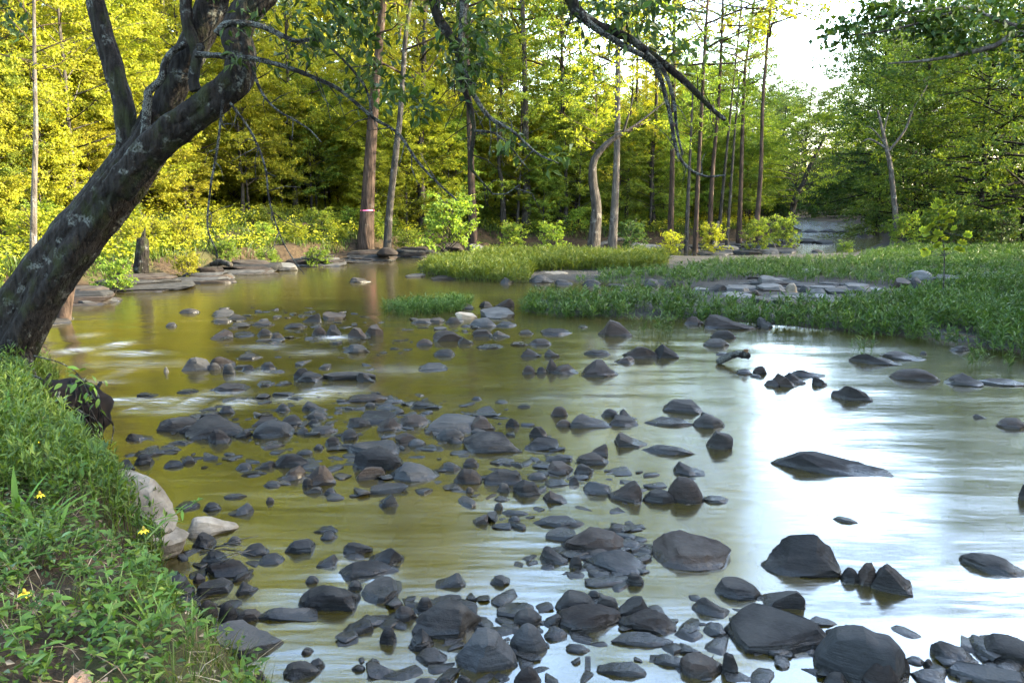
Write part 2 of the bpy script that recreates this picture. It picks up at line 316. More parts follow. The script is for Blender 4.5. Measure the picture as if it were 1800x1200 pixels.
(1.557,10.821,0,0.306,0.214,0.101,'rb','mid-sized brownish wedge-shaped stone in front of the rough peaked rock'),
(1.239,11.404,0,0.407,0.286,0.062,'sd','mid-sized dark sunken stone behind the large rough stone of the row'),
(0.225,10.114,0,0.189,0.132,0.116,'db','small round dark stone at the left end of a row'),
(0.381,10.098,0,0.144,0.101,0.104,'dd','small dark rounded stone right of the small round stone of the row'),
(0.537,10.183,0,0.197,0.138,0.192,'pb','mid-sized brownish pointed stone left of the triangular stone of the row'),
(0.68,10.155,0,0.401,0.279,0.131,'pb','triangular brown stone in the middle of the row'),
(1.121,10.063,0,0.511,0.354,0.196,'pb','large rough brown stone at the right end of the row'),
(-1.826,9.687,0,0.232,0.163,0.136,'ld','mid-sized dark wedge-shaped stone right of the long flat black slab'),
(-1.051,10.373,0,0.41,0.317,0.084,'su','mid-sized slate-blue sunken stone in front of the rust-brown block'),
(-1.628,8.764,0,0.527,0.279,0.079,'sb','low dark ridge of rough rock between foam and pale water'),
(-0.401,8.77,0,0.132,0.093,0.043,'dd','small dark rounded stone behind the wide blue-grey slab'),
(-0.121,8.637,0,0.156,0.122,0.03,'sd','small dark sunken stone behind the wide blue-grey slab'),
(0.131,8.492,0,0.153,0.119,0.03,'sd','small dark sunken stone left of the plain round cobble'),
(-0.95,8.469,0,0.332,0.168,0.071,'ld','mid-sized dark wedge-shaped stone behind the wide blue-grey slab'),
(-1.339,8.42,0,0.297,0.207,0.065,'ld','mid-sized dark wedge-shaped stone in front of the low mossy ridge'),
(-1.561,8.479,0,0.134,0.094,0.054,'dd','small dark rounded stone in front of the low mossy ridge'),
(0.501,8.115,0,0.189,0.132,0.115,'db','plain round brown cobble left of the black ribbed boulder'),
(0.791,7.789,0,0.437,0.302,0.152,'lu','blue-black ribbed boulder sloping to one side, mid river'),
(1.03,8.095,0,0.195,0.137,0.089,'dd','mid-sized dark rounded stone right of the black ribbed boulder'),
(1.21,7.991,0,0.2,0.14,0.124,'ld','mid-sized dark wedge-shaped stone right of the black ribbed boulder'),
(1.133,7.778,0,0.288,0.201,0.112,'bd','mid-sized dark blocky stone right of the black ribbed boulder'),
(0.525,7.737,0,0.17,0.119,0.075,'db','mid-sized brownish rounded stone in front of the plain round cobble'),
(0.252,7.372,0,0.201,0.14,0.125,'bd','mid-sized dark blocky stone in front of the plain round cobble'),
(1.85,8.362,0,0.46,0.318,0.121,'bd','dark loaf-shaped rock at the edge of the bright water'),
(1.59,7.816,0,0.526,0.238,0.075,'sd','long black bar of rock under the dark loaf'),
(0.006,7.727,0,0.141,0.099,0.107,'pd','small dark pointed stone behind the heavy sloping-topped boulder'),
(-0.546,7.782,0,0.572,0.594,0.106,'Fu','wide flat blue-grey slab capping the middle of the cobble bar'),
(-0.303,7.634,0,0.318,0.221,0.142,'pb','mid-sized brownish pointed stone right of the wide blue-grey slab'),
(-0.291,8.197,0,0.273,0.341,0.058,'fu','mid-sized slate-blue flat stone right of the wide blue-grey slab'),
(-1.376,7.959,0,0.403,0.364,0.071,'fd','mid-sized dark flat stone in front of the low mossy ridge'),
(-1.209,7.637,0,0.272,0.189,0.123,'pb','mid-sized brownish pointed stone behind the broad pale-topped slab'),
(-1.553,7.756,0,0.281,0.196,0.089,'bd','mid-sized dark blocky stone behind the broad pale-topped slab'),
(-0.986,7.824,0,0.367,0.255,0.112,'bb','mid-sized brownish blocky stone left of the wide blue-grey slab'),
(-0.178,7.041,0,0.568,0.39,0.184,'bd','heavy dark boulder with sloping-topped top at the front of the bar'),
(0.28,7.027,0,0.337,0.234,0.099,'bd','mid-sized dark blocky stone right of the heavy sloping-topped boulder'),
(-0.524,7.187,0,0.175,0.122,0.073,'ld','mid-sized dark wedge-shaped stone left of the heavy sloping-topped boulder'),
(-1.252,6.943,0,0.523,0.351,0.088,'Fu','broad slab with pale blue-grey top at the front left of the bar'),
(-0.98,7.168,0,0.267,0.186,0.126,'bb','mid-sized brownish blocky stone right of the broad pale-topped slab'),
(-0.588,7.313,0,0.289,0.201,0.115,'du','mid-sized slate-blue rounded stone in front of the wide blue-grey slab'),
(-1.549,7.31,0,0.177,0.124,0.109,'dd','mid-sized dark rounded stone behind the broad pale-topped slab'),
(-0.886,7.104,0,0.178,0.125,0.072,'du','mid-sized slate-blue rounded stone right of the broad pale-topped slab'),
(-0.764,6.998,0,0.187,0.145,0.033,'sd','mid-sized dark sunken stone behind the smooth slate wedge'),
(1.099,7.125,0,0.336,0.233,0.129,'ld','small dark hill-shaped stone left of the lone black boulder'),
(0.774,6.821,0,0.197,0.138,0.115,'rb','mid-sized brownish wedge-shaped stone left of the small dark hill'),
(1.41,6.895,0,0.493,0.192,0.067,'su','low flat slate shelf in front of the small dark hill'),
(3.873,13.738,0,0.996,0.685,0.246,'lb','great angular rock leaning at the edge of the front reed bed'),
(4.435,13.745,0,0.335,0.235,0.234,'lu','mid-sized slate-blue wedge-shaped stone right of the great angular rock at the reeds'),
(3.424,12.726,0,0.405,0.283,0.155,'dd','small dark dome just below the great angular rock'),
(3.143,12.05,0,0.402,0.281,0.127,'dd','mid-sized dark rounded stone in front of the small dome below the reeds'),
(3.251,14.124,0,0.376,0.263,0.177,'pb','mid-sized brownish pointed stone left of the great angular rock at the reeds'),
(5.052,10.806,0,0.709,0.333,0.15,'ld','long ribbed grey rock in pale water below the reeds'),
(5.559,11.112,0,0.604,0.418,0.142,'ld','flat ribbed rock overlapping the back of the ribbed grey rock'),
(5.995,11.379,0,0.101,0.071,0.053,'dd','small dark rounded stone right of the flat ribbed twin'),
(6.662,11.63,0,0.337,0.235,0.109,'pd','little pyramid-shaped stone below the reeds at the far shore'),
(5.1,9.842,0,0.596,0.412,0.141,'db','smooth brown whaleback rock in pale water on the right'),
(5.544,9.558,0,0.457,0.318,0.138,'pd','dark humped rock joined to a long low one at the right edge'),
(5.997,9.531,0,0.642,0.264,0.069,'sd','long low dark rock reaching the right edge of the photo'),
(3.912,8.888,0,0.474,0.328,0.17,'pd','black pyramid-shaped rock alone in the bright right-hand water'),
(3.324,9.45,0,0.312,0.217,0.197,'lb','brown finger of rock tilted out of bright water'),
(3.495,9.582,0,0.273,0.191,0.16,'ld','closest mid-sized dark wedge-shaped stone right of the tilted brown finger'),
(3.168,9.439,0,0.198,0.139,0.092,'dd','closest mid-sized dark rounded stone left of the tilted brown finger'),
(3.791,9.998,0,0.516,0.225,0.11,'ld','second mid-sized dark wedge-shaped stone right of the tilted brown finger'),
(3.755,9.461,0,0.177,0.124,0.13,'ld','third mid-sized dark wedge-shaped stone right of the tilted brown finger'),
(3.016,10.122,0,0.212,0.148,0.061,'dd','second mid-sized dark rounded stone left of the tilted brown finger'),
(3.225,10.114,0,0.189,0.132,0.108,'db','mid-sized brownish rounded stone left of the tilted brown finger'),
(3.118,9.944,0,0.149,0.116,0.03,'sd','small dark sunken stone left of the tilted brown finger'),
(3.065,11.35,0,0.228,0.178,0.038,'sd','mid-sized dark sunken stone in front of the small dome below the reeds'),
(1.986,7.75,0,0.323,0.225,0.126,'dd','mid-sized dark rounded stone behind the lone black boulder'),
(2.053,8.081,0,0.153,0.107,0.062,'ld','small dark wedge-shaped stone right of the dark loaf in bright water'),
(1.92,7.047,0,0.252,0.176,0.18,'bd','lone blocky black boulder in bright water, mid river'),
(4.887,8.036,0,0.146,0.102,0.049,'ld','small dark wedge-shaped stone left of the rusty rock at the edge'),
(5.01,7.702,0,0.291,0.203,0.11,'db','low rusty-brown rock at the right edge under the arched twig'),
(1.241,13.763,0,0.193,0.15,0.038,'sd','mid-sized dark sunken stone left of the square boulder by the reeds'),
]
SLABS = [
(-2.534,5.078,0.24,0.846,0.36,0.2,'Tt','large smooth tan boulder half buried in the weedy bank'),
(-2.082,5.202,0.02,0.355,0.245,0.111,'lt','pale tan slab jutting from the bank over the water'),
(-2.238,4.864,0.1,0.265,0.3,0.06,'ft','cracked grey-tan slab with dry twigs on it beside the tan boulder'),
(-1.221,3.448,0,0.083,0.058,0.072,'db','small brownish rounded stone in front of the cracked tan slab'),
(-9.118,19.403,0,2.161,1.808,0.249,'Ll','broad layered slate ledge at the waterline of the sunlit bank'),
(-9.03,16.865,0,1.115,0.938,0.146,'Ll','low slate ledge at the waterline just behind the leaning trunk'),
(-8.154,21.067,0.02,1.355,1.182,0.146,'Ll','mid-sized pale layered stone right of the layered bank ledge'),
(-7.667,23.348,0.02,1.739,1.359,0.152,'Ll','mid-sized pale layered stone left of the tilted plate on the ledge'),
(-6.912,24.333,0.05,0.692,0.866,0.176,'fl','pale plate tilted on the slate ledge under the far bank'),
(-6.251,25.819,0,1.543,1.245,0.127,'Ll','closest mid-sized pale layered stone right of the tilted plate on the ledge'),
(-4.998,27.467,0,1.799,1.624,0.156,'Ll','second mid-sized pale layered stone right of the tilted plate on the ledge'),
(-3.587,29.604,0,1.721,1.622,0.145,'Ll','third mid-sized pale layered stone right of the tilted plate on the ledge'),
(6.403,19.798,0.1,0.667,0.832,0.233,'fl','square pale flagstone, farthest up on the gravel bar'),
(5.18,18.206,0.08,0.561,0.701,0.163,'fl','closest mid-sized pale flat stone right of the dark tilted slab on the bar'),
(4.694,18.253,0.08,0.535,0.374,0.23,'ru','dark tilted slab at the left end of the gravel bar'),
(6.069,18.573,0.1,0.735,0.914,0.121,'fl','mid-sized pale flat stone in front of the square flagstone in the grass'),
(6.364,18.005,0.1,0.29,0.204,0.249,'pt','tan upright stone standing on the gravel bar'),
(7.955,18.192,0.15,0.613,0.764,0.12,'fl','pale plate lying proud on the right end of the gravel bar'),
(7.253,17.624,0.1,0.53,0.663,0.158,'fu','mid-sized slate-blue flat stone left of the white-edged plate'),
(6.397,17.059,0.06,0.851,0.621,0.092,'fu','mid-sized slate-blue flat stone in front of the tan upright stone'),
(6.764,17.541,0.1,0.425,0.297,0.161,'dl','mid-sized pale rounded stone right of the tan upright stone'),
(5.747,17.063,0.06,0.502,0.628,0.091,'fl','mid-sized pale flat stone in front of the tan upright stone'),
(4.971,17.449,0.05,0.871,0.693,0.101,'fl','second mid-sized pale flat stone right of the dark tilted slab on the bar'),
(6.718,18.2,0.1,0.24,0.168,0.149,'du','small slate-blue rounded stone right of the tan upright stone'),
(5.385,17.569,0.1,0.218,0.153,0.119,'db','small brownish rounded stone in front of the square flagstone in the grass'),
(10.268,19.996,0.2,0.701,0.489,0.221,'dl','rounded grey rock showing through the far grass'),
(9.28,18.076,0.2,0.41,0.287,0.272,'lu','mid-sized slate-blue wedge-shaped stone in front of the rounded rock in the grass'),
(10.701,19.506,0.2,0.641,0.801,0.151,'fu','mid-sized slate-blue flat stone right of the rounded rock in the grass'),
(11.929,19.631,0.25,0.56,0.701,0.149,'fu','mid-sized slate-blue flat stone left of the palest stone in the grass'),
(12.761,20.501,0.25,0.42,0.528,0.132,'fl','palest small flat stone in the far grass near the right edge'),
(8.296,22.138,0.15,0.776,0.906,0.1,'fl','mid-sized pale flat stone behind the tan upright stone'),
(9.226,18.768,0.2,0.425,0.534,0.139,'fb','mid-sized brownish flat stone left of the rounded rock in the grass'),
(19.272,43.724,0,0.917,0.642,0.266,'pl','white flat rock alone in the far dark channel'),
(17.951,48.256,0,1.046,0.814,0.189,'su','mid-sized slate-blue sunken stone right of the pale leaning plate'),
(19.255,48.972,0,1.062,0.826,0.193,'su','second mid-sized slate-blue sunken stone left of the white rock in the far channel'),
(19.888,48.188,0,0.87,0.678,0.163,'su','closest mid-sized slate-blue sunken stone left of the white rock in the far channel'),
(13.999,38.048,0,0.992,1.244,0.18,'fu','mid-sized slate-blue flat stone right of the pale leaning plate'),
(14.507,37.126,0,0.861,1.082,0.182,'fu','mid-sized slate-blue flat stone left of the white rock in the far channel'),
(12.139,31.788,0,0.53,0.372,0.125,'dd','mid-sized dark rounded stone right of the pale leaning plate'),
(5.771,34.173,0.05,1.612,1.994,0.177,'fl','second mid-sized pale flat stone behind the dark tilted slab on the bar'),
(6.908,33.728,0.05,0.88,1.104,0.202,'fl','closest mid-sized pale flat stone behind the dark tilted slab on the bar'),
(7.788,30.581,0,1.444,1.452,0.125,'fu','second mid-sized slate-blue flat stone left of the pale leaning plate'),
(9.078,30.9,0,1.234,1.534,0.144,'fu','closest mid-sized slate-blue flat stone left of the pale leaning plate'),
(10.115,31.571,0,0.916,1.147,0.199,'fl','mid-sized pale flat stone in front of the pale leaning plate'),
(10.892,31.877,0,0.927,1.16,0.134,'fu','mid-sized slate-blue flat stone in front of the pale leaning plate'),
(5.418,27.119,0,0.79,0.928,0.089,'fu','second mid-sized slate-blue flat stone behind the dark tilted slab on the bar'),
(6.199,27.326,0,0.717,0.898,0.113,'fu','closest mid-sized slate-blue flat stone behind the dark tilted slab on the bar'),
(8.857,32.764,0.05,0.952,1.191,0.164,'fl','second mid-sized pale flat stone left of the pale leaning plate'),
(10.113,33.264,0.08,0.845,1.059,0.224,'fl','closest mid-sized pale flat stone left of the pale leaning plate'),
(10.794,33.744,0.1,0.734,0.514,0.274,'rl','pale plate leaning on the rocky spit by the far channel'),
(-6.917,25.68,0.1,0.841,0.369,0.18,'db','closest mid-sized brownish rounded stone right of the tilted plate on the ledge'),
(-4.243,27.217,0.3,0.751,0.525,0.255,'db','second mid-sized brownish rounded stone right of the tilted plate on the ledge'),
(-2.284,30.579,0.2,0.887,1.11,0.261,'fb','mid-sized brownish flat stone right of the tilted plate on the ledge'),
(-1.451,31.395,0.2,0.684,0.859,0.176,'fl','mid-sized pale flat stone right of the tilted plate on the ledge'),
]
LEFT_BANK = [(30, -40),(12, -14),(4, -4),(1.2, 0.2),(-0.3, 2.2),(-1.17, 3.446),(-1.506, 3.737),(-1.865, 4.074),(-2.116, 4.471),(-2.32, 4.946),(-2.799, 5.521),(-3.485, 6.371),(-3.977, 6.975),(-4.356, 7.504),(-4.916, 8.456),(-6.355, 10.676),(-7.925, 13.169),(-9.023, 15.435),(-9.454, 16.832),(-9.625, 18.607),(-8.735, 20.655),(-8.237, 23.031),(-6.945, 25.597),(-5.335, 28.793),(-3.243, 32.554),(-0.771, 36.178),(2.314, 36.178),(5.141, 36.178),(7.798, 36.585),(9.908, 38.762),(11.697, 39.228),(13.744, 41.211),(16.023, 45.204),(18.427, 50.82),(20.0, 62),(18, 80),(8, 100),(-10, 130),(-40, 170)]
RIGHT_BANK = [(90, -60),(30, -20),(19, -8),(15, 0),(12.5, 6),(9.3, 9.6),(7.387, 11.261),(6.736, 12.534),(5.776, 13.281),(4.577, 14.056),(3.19, 14.714),(1.083, 14.994),(0.225, 15.588),(0.369, 17.105),(1.949, 18.079),(3.342, 18.607),(4.61, 19.167),(4.306, 20.009),(1.509, 21.064),(0.0, 20.926),(-1.56, 21.78),(-2.64, 23.366),(-2.951, 25.196),(-2.484, 29.051),(0.0, 32.883),(2.363, 33.22),(5.504, 32.23),(6.057, 29.314),(7.31, 29.314),(10.731, 30.133),(13.241, 30.998),(16.635, 36.585),(20.766, 45.204),(26, 62),(25, 84),(14, 108),(0, 135),(-30, 180)]
FRONT_REEDS = [(0.165, 15.249),(0.352, 16.293),(1.734, 16.04),(2.846, 15.794),(3.759, 15.324),(4.746, 14.599),(5.695, 14.327),(7.041, 15.249),(9.305, 17.487),(11.648, 19.095),(14.04, 19.574),(7.628, 10.444),(7.227, 11.016),(6.589, 12.262),(5.651, 12.992),(4.477, 13.75),(3.121, 14.394),(1.059, 14.668)]
BACK_REEDS = [(-2.72, 23.195),(-2.647, 23.9),(-2.162, 25.241),(0.0, 27.434),(1.973, 27.674),(4.655, 27.198),(5.085, 25.444),(4.334, 24.269),(4.712, 23.543),(1.658, 23.195),(0.654, 22.858),(0.446, 20.742),(0.0, 20.606),(-1.526, 21.306)]
MID_REEDS = [(1.624, 20.606),(2.15, 21.452),(4.74, 22.858),(6.258, 25.04),(9.379, 26.292),(11.442, 26.738),(13.925, 30.324),(16.346, 32.834),(22.885, 32.169),(14.303, 19.949),(11.442, 19.949),(9.423, 18.751),(8.985, 19.574),(8.348, 20.077),(7.295, 19.949),(7.133, 20.742),(6.323, 21.021),(5.247, 20.338),(4.352, 19.574)]
SMALL_REEDS = [(-2.548, 15.212),(-2.339, 16.228),(-1.212, 16.832),(-0.76, 16.228),(-1.109, 15.36),(-1.949, 14.994)]
BARS = [[(-6.199, 16.228),(-3.977, 16.228),(-2.233, 14.714),(-1.489, 14.714),(0.0, 14.056),(-0.347, 11.91),(-1.716, 10.676),(-1.843, 9.667),(-3.622, 10.318),(-4.769, 12.385)], [(-3.458, 6.814),(-3.509, 8.339),(-2.941, 9.09),(-1.337, 9.09),(0.0, 8.339),(0.509, 6.814),(1.591, 6.235),(1.404, 5.629),(0.0, 5.219),(-0.52, 5.741),(-0.953, 5.741),(-2.246, 6.235)], [(-1.903, 4.014),(-2.188, 4.946),(-1.698, 4.946),(-1.483, 4.264),(-1.421, 3.789)], [(0.0, 4.698),(0.944, 5.417),(0.851, 4.62),(0.668, 4.332),(0.209, 4.545)], [(-0.923, 3.956),(-0.659, 4.264),(0.334, 4.332),(0.91, 4.199),(0.835, 3.538),(0.0, 3.446),(-0.816, 3.446)], [(0.988, 4.264),(1.809, 4.014),(2.599, 3.685),(2.448, 3.446),(0.816, 3.446)]]
GRAVEL_BAR = [(4.266, 18.281),(5.645, 19.683),(6.56, 21.312),(7.427, 20.74),(8.467, 19.683),(8.402, 18.281),(7.284, 16.874),(5.819, 16.161),(4.704, 16.334)]
SPIT = [(6.975, 30.133),(11.247, 31.602),(12.714, 35.78),(12.811, 39.228),(9.357, 36.585),(4.728, 35.01),(4.774, 33.563),(7.72, 32.883)]
FOAM = [(-6.503, 11.598, 0.287, 0.221, 0.9),(-6.089, 12.049, 0.192, 0.238, 1),(-5.541, 11.385, 0.497, 0.17, 0.8),(-7.018, 12.897, 0.243, 0.217, 0.3),(-5.094, 10.318, 0.136, 0.585, 0.25),(-5.144, 9.606, 0.423, 0.154, 0.3),(-5.147, 10.676, 0.936, 0.227, 0.25),(-4.378, 8.674, 0.479, 0.126, 0.9),(-3.899, 8.674, 0.179, 0.152, 1),(-3.579, 8.674, 0.14, 0.178, 1),(-4.052, 8.316, 0.122, 0.093, 0.9),(-3.674, 8.293, 0.367, 0.116, 0.6),(-3.051, 8.625, 0.216, 0.201, 0.9),(-3.409, 9.09, 0.334, 0.138, 0.5),(-2.26, 9.036, 0.226, 0.22, 0.9),(-2.469, 8.826, 0.325, 0.183, 0.5),(-2.017, 9.145, 0.404, 0.254, 0.35),(-2.855, 12.687, 0.331, 0.21, 0.8),(-3.812, 11.91, 0.52, 0.186, 0.35),(-3.342, 10.148, 0.297, 0.136, 0.6),(-3.383, 9.822, 0.216, 0.16, 0.5),(-2.966, 11.469, 0.418, 0.217, 0.3),(-0.922, 4.62, 0.163, 0.093, 1),(-1.052, 4.737, 0.073, 0.065, 0.9),(0.463, 5.858, 0.111, 0.096, 0.5),(1.322, 5.954, 0.134, 0.125, 0.4),(-1.509, 10.318, 0.905, 0.285, 0.2),(0.65, 8.826, 0.91, 0.264, 0.15),(2.623, 4.62, 0.213, 0.062, 0.35),(1.899, 4.4, 0.203, 0.057, 0.3),(1.462, 4.199, 0.13, 0.05, 0.3),(3.05, 4.508, 0.138, 0.059, 0.4),(0.45, 5.979, 0.135, 0.125, 0.3),(-3.995, 7.058, 0.105, 0.085, 0.5),(2.959, 6.262, 0.282, 0.109, 0.35)]
LEANING_TREE = {'trunk': ([(-5.35, 8.0, 0.397),(-5.103, 8.0, 0.814),(-4.756, 8.0, 1.34),(-4.388, 8.0, 1.797),(-4.044, 8.0, 2.189),(-3.773, 8.0, 2.52),(-3.541, 8.0, 2.818),(-3.396, 8.0, 3.033)], 0.28, 0.165), 'left': ([(-3.834, 8.0, 2.465),(-3.76, 8.0, 2.727),(-3.749, 8.0, 2.98),(-3.776, 8.0, 3.235),(-3.836, 8.0, 3.534),(-3.894, 8.0, 3.793),(-3.946, 8.0, 4.1),(-4.003, 8.0, 4.452),(-4.118, 8.0, 4.895)], 0.105, 0.065), 'mid': ([(-3.836, 8.0, 2.438),(-3.643, 8.0, 2.727),(-3.392, 8.0, 3.086),(-3.182, 8.0, 3.456),(-3.014, 8.0, 3.742),(-2.869, 8.0, 4.023),(-2.756, 8.0, 4.352),(-2.649, 8.0, 4.749)], 0.13, 0.13), 'right': ([(-3.756, 7.7, 2.327),(-3.476, 7.7, 2.627),(-3.2, 7.7, 2.866),(-2.948, 7.7, 3.031),(-2.708, 7.7, 3.21),(-2.53, 7.7, 3.347),(-2.496, 7.7, 3.563),(-2.516, 7.7, 3.737),(-2.433, 7.7, 3.895),(-2.267, 7.7, 4.081),(-2.059, 7.7, 4.299),(-1.738, 7.7, 4.562)], 0.14, 0.12), 'branches': [([(-3.466, 7.75, 2.828),(-3.411, 7.75, 3.165),(-3.389, 7.75, 3.241),(-3.274, 7.75, 3.343),(-3.226, 7.75, 3.485),(-3.138, 7.75, 3.596),(-3.028, 7.75, 3.656)], 0.04, 0.03),([(-2.991, 7.8, 3.35),(-2.948, 7.8, 3.579),(-3.012, 7.8, 3.856),(-3.011, 7.8, 4.153)], 0.05, 0.06),([(-2.933, 7.7, 3.235),(-2.953, 7.7, 3.337),(-2.915, 7.7, 3.488),(-2.868, 7.7, 3.638)], 0.055, 0.04),([(-2.764, 7.3, 3.493),(-2.586, 7.3, 3.483),(-2.412, 7.3, 3.469),(-2.239, 7.3, 3.455),(-1.945, 7.3, 3.378),(-1.699, 7.3, 3.283),(-1.503, 7.3, 3.187),(-1.235, 7.3, 2.964),(-1.012, 7.3, 2.822),(-0.84, 7.3, 2.575),(-0.665, 7.3, 2.391),(-0.498, 7.3, 2.239)], 0.028, 0.008),([(-2.538, 7.2, 3.644),(-2.435, 7.2, 3.727),(-2.192, 7.2, 3.718),(-2.001, 7.2, 3.644),(-1.858, 7.2, 3.588),(-1.662, 7.2, 3.597),(-1.519, 7.2, 3.495),(-1.283, 7.2, 3.222),(-1.218, 7.2, 2.96)], 0.032, 0.007),([(-2.656, 7.6, 3.143),(-2.737, 7.6, 2.716),(-2.825, 7.6, 2.352),(-2.878, 7.6, 1.983),(-2.811, 7.6, 1.768),(-2.801, 7.6, 1.687)], 0.013, 0.005),([(-2.594, 7.6, 3.123),(-2.421, 7.6, 2.869),(-2.307, 7.6, 2.561),(-2.274, 7.6, 2.195),(-2.16, 7.6, 1.822),(-1.984, 7.6, 1.541)], 0.012, 0.005),([(-2.352, 7.5, 3.481),(-2.311, 7.5, 3.31),(-2.242, 7.5, 3.162),(-2.12, 7.5, 3.037),(-1.869, 7.5, 2.887),(-1.744, 7.5, 2.761)], 0.016, 0.005),([(-1.872, 7.0, 4.117),(-1.301, 7.0, 4.356),(-0.932, 7.0, 4.27),(-0.681, 7.0, 4.007),(-0.615, 7.0, 3.741),(-0.452, 7.0, 3.493),(-0.44, 7.0, 3.288),(-0.385, 7.0, 3.127),(-0.338, 7.0, 2.941),(-0.325, 7.0, 2.824),(-0.352, 7.0, 2.54),(-0.304, 7.0, 2.454),(-0.167, 7.0, 2.295)], 0.06, 0.006),([(-1.283, 6.9, 4.327),(-0.642, 6.9, 4.284),(-0.408, 6.9, 3.939),(-0.422, 6.9, 3.499),(-0.4, 6.9, 3.364),(-0.332, 6.9, 3.138),(-0.191, 6.9, 2.932),(0.0, 6.9, 2.817),(0.216, 6.9, 2.631),(0.395, 6.9, 2.551)], 0.04, 0.006),([(-2.139, 8, 4.377),(-1.793, 8, 4.944),(-1.368, 9.5, 5.784),(-1.233, 9.5, 6.18),(-1.588, 9.5, 6.624)], 0.09, 0.02),([(-2.649, 8, 4.749),(-2.785, 8, 5.09),(-4.285, 11.5, 6.587),(-4.863, 11.5, 6.86),(-3.583, 11.5, 6.996)], 0.1, 0.02),([(-0.322, 6.95, 2.821),(-0.144, 6.95, 2.797),(0.0, 6.95, 2.671),(0.146, 6.95, 2.491)], 0.012, 0.004),([(-0.167, 7.0, 2.295),(-0.049, 7.0, 2.3),(0.059, 7.0, 2.372)], 0.007, 0.003),([(-1.925, 7.2, 4.169),(-0.947, 7.2, 4.767),(-0.095, 7.2, 4.504),(0.435, 7.2, 4.011),(0.559, 7.2, 3.828),(0.731, 7.2, 3.713),(0.977, 7.2, 3.621),(1.226, 7.2, 3.458),(1.479, 7.2, 3.269),(1.736, 7.2, 3.032),(1.86, 7.2, 2.931)], 0.07, 0.018),([(0.579, 7.15, 3.799),(0.677, 7.15, 3.703),(0.948, 7.15, 3.542),(1.22, 7.15, 3.38),(1.355, 7.15, 3.027),(1.442, 7.15, 2.667),(1.548, 7.15, 2.521),(1.701, 7.15, 2.448),(1.88, 7.15, 2.457)], 0.032, 0.007),([(1.136, 7.1, 3.478),(1.301, 7.1, 3.312),(1.392, 7.1, 3.069),(1.426, 7.1, 2.832),(1.483, 7.1, 2.63)], 0.022, 0.008)], 'leaves': [(-1.279, 7.2, 3.364, 0.257, 0.206, 120),(-1.001, 7.3, 3.235, 0.235, 0.104, 70),(-1.513, 7.2, 3.644, 0.257, 0.206, 110),(-1.876, 7.3, 3.756, 0.261, 0.209, 90),(-0.829, 7.3, 3.066, 0.146, 0.083, 45),(-1.248, 7.1, 3.716, 0.254, 0.203, 90),(-0.473, 7.0, 3.696, 0.15, 0.25, 120),(-0.305, 6.9, 3.454, 0.173, 0.197, 120),(-0.233, 6.9, 3.72, 0.148, 0.173, 80),(-0.283, 6.9, 3.229, 0.123, 0.089, 40),(-0.096, 6.95, 2.774, 0.174, 0.089, 40),(-0.611, 7, 3.963, 0.25, 0.2, 80),(0.924, 7.2, 3.782, 0.257, 0.129, 90),(1.22, 7.2, 3.644, 0.206, 0.129, 70),(1.422, 7.2, 3.481, 0.129, 0.103, 40),(0.728, 7.2, 3.874, 0.206, 0.129, 70),(1.262, 7.2, 3.851, 0.257, 0.129, 60),(0.29, 6.95, 2.671, 0.099, 0.06, 16),(-1.319, 7.0, 3.875, 0.35, 0.2, 120),(-4.819, 8.2, 3.988, 0.293, 0.234, 40),(-2.192, 7.5, 3.603, 0.214, 0.214, 60),(-2.449, 7.8, 4.349, 0.891, 0.334, 300),(-1.158, 7, 4.485, 0.8, 0.3, 260),(0.281, 7.1, 4.56, 0.811, 0.304, 260),(-3.457, 8, 4.601, 0.686, 0.343, 200),(-2.44, 8, 5.567, 1.486, 0.514, 900),(-0.96, 7.5, 5.886, 1.607, 0.643, 1400),(-4.137, 8.5, 5.771, 1.579, 0.607, 800),(-1.974, 7, 6.355, 1.5, 0.6, 1200),(-3.617, 11, 6.069, 3.3, 0.55, 1900),(-4.85, 12.5, 7.625, 3.75, 0.804, 1900),(-2.524, 9.5, 7.381, 2.307, 0.679, 1500)]}
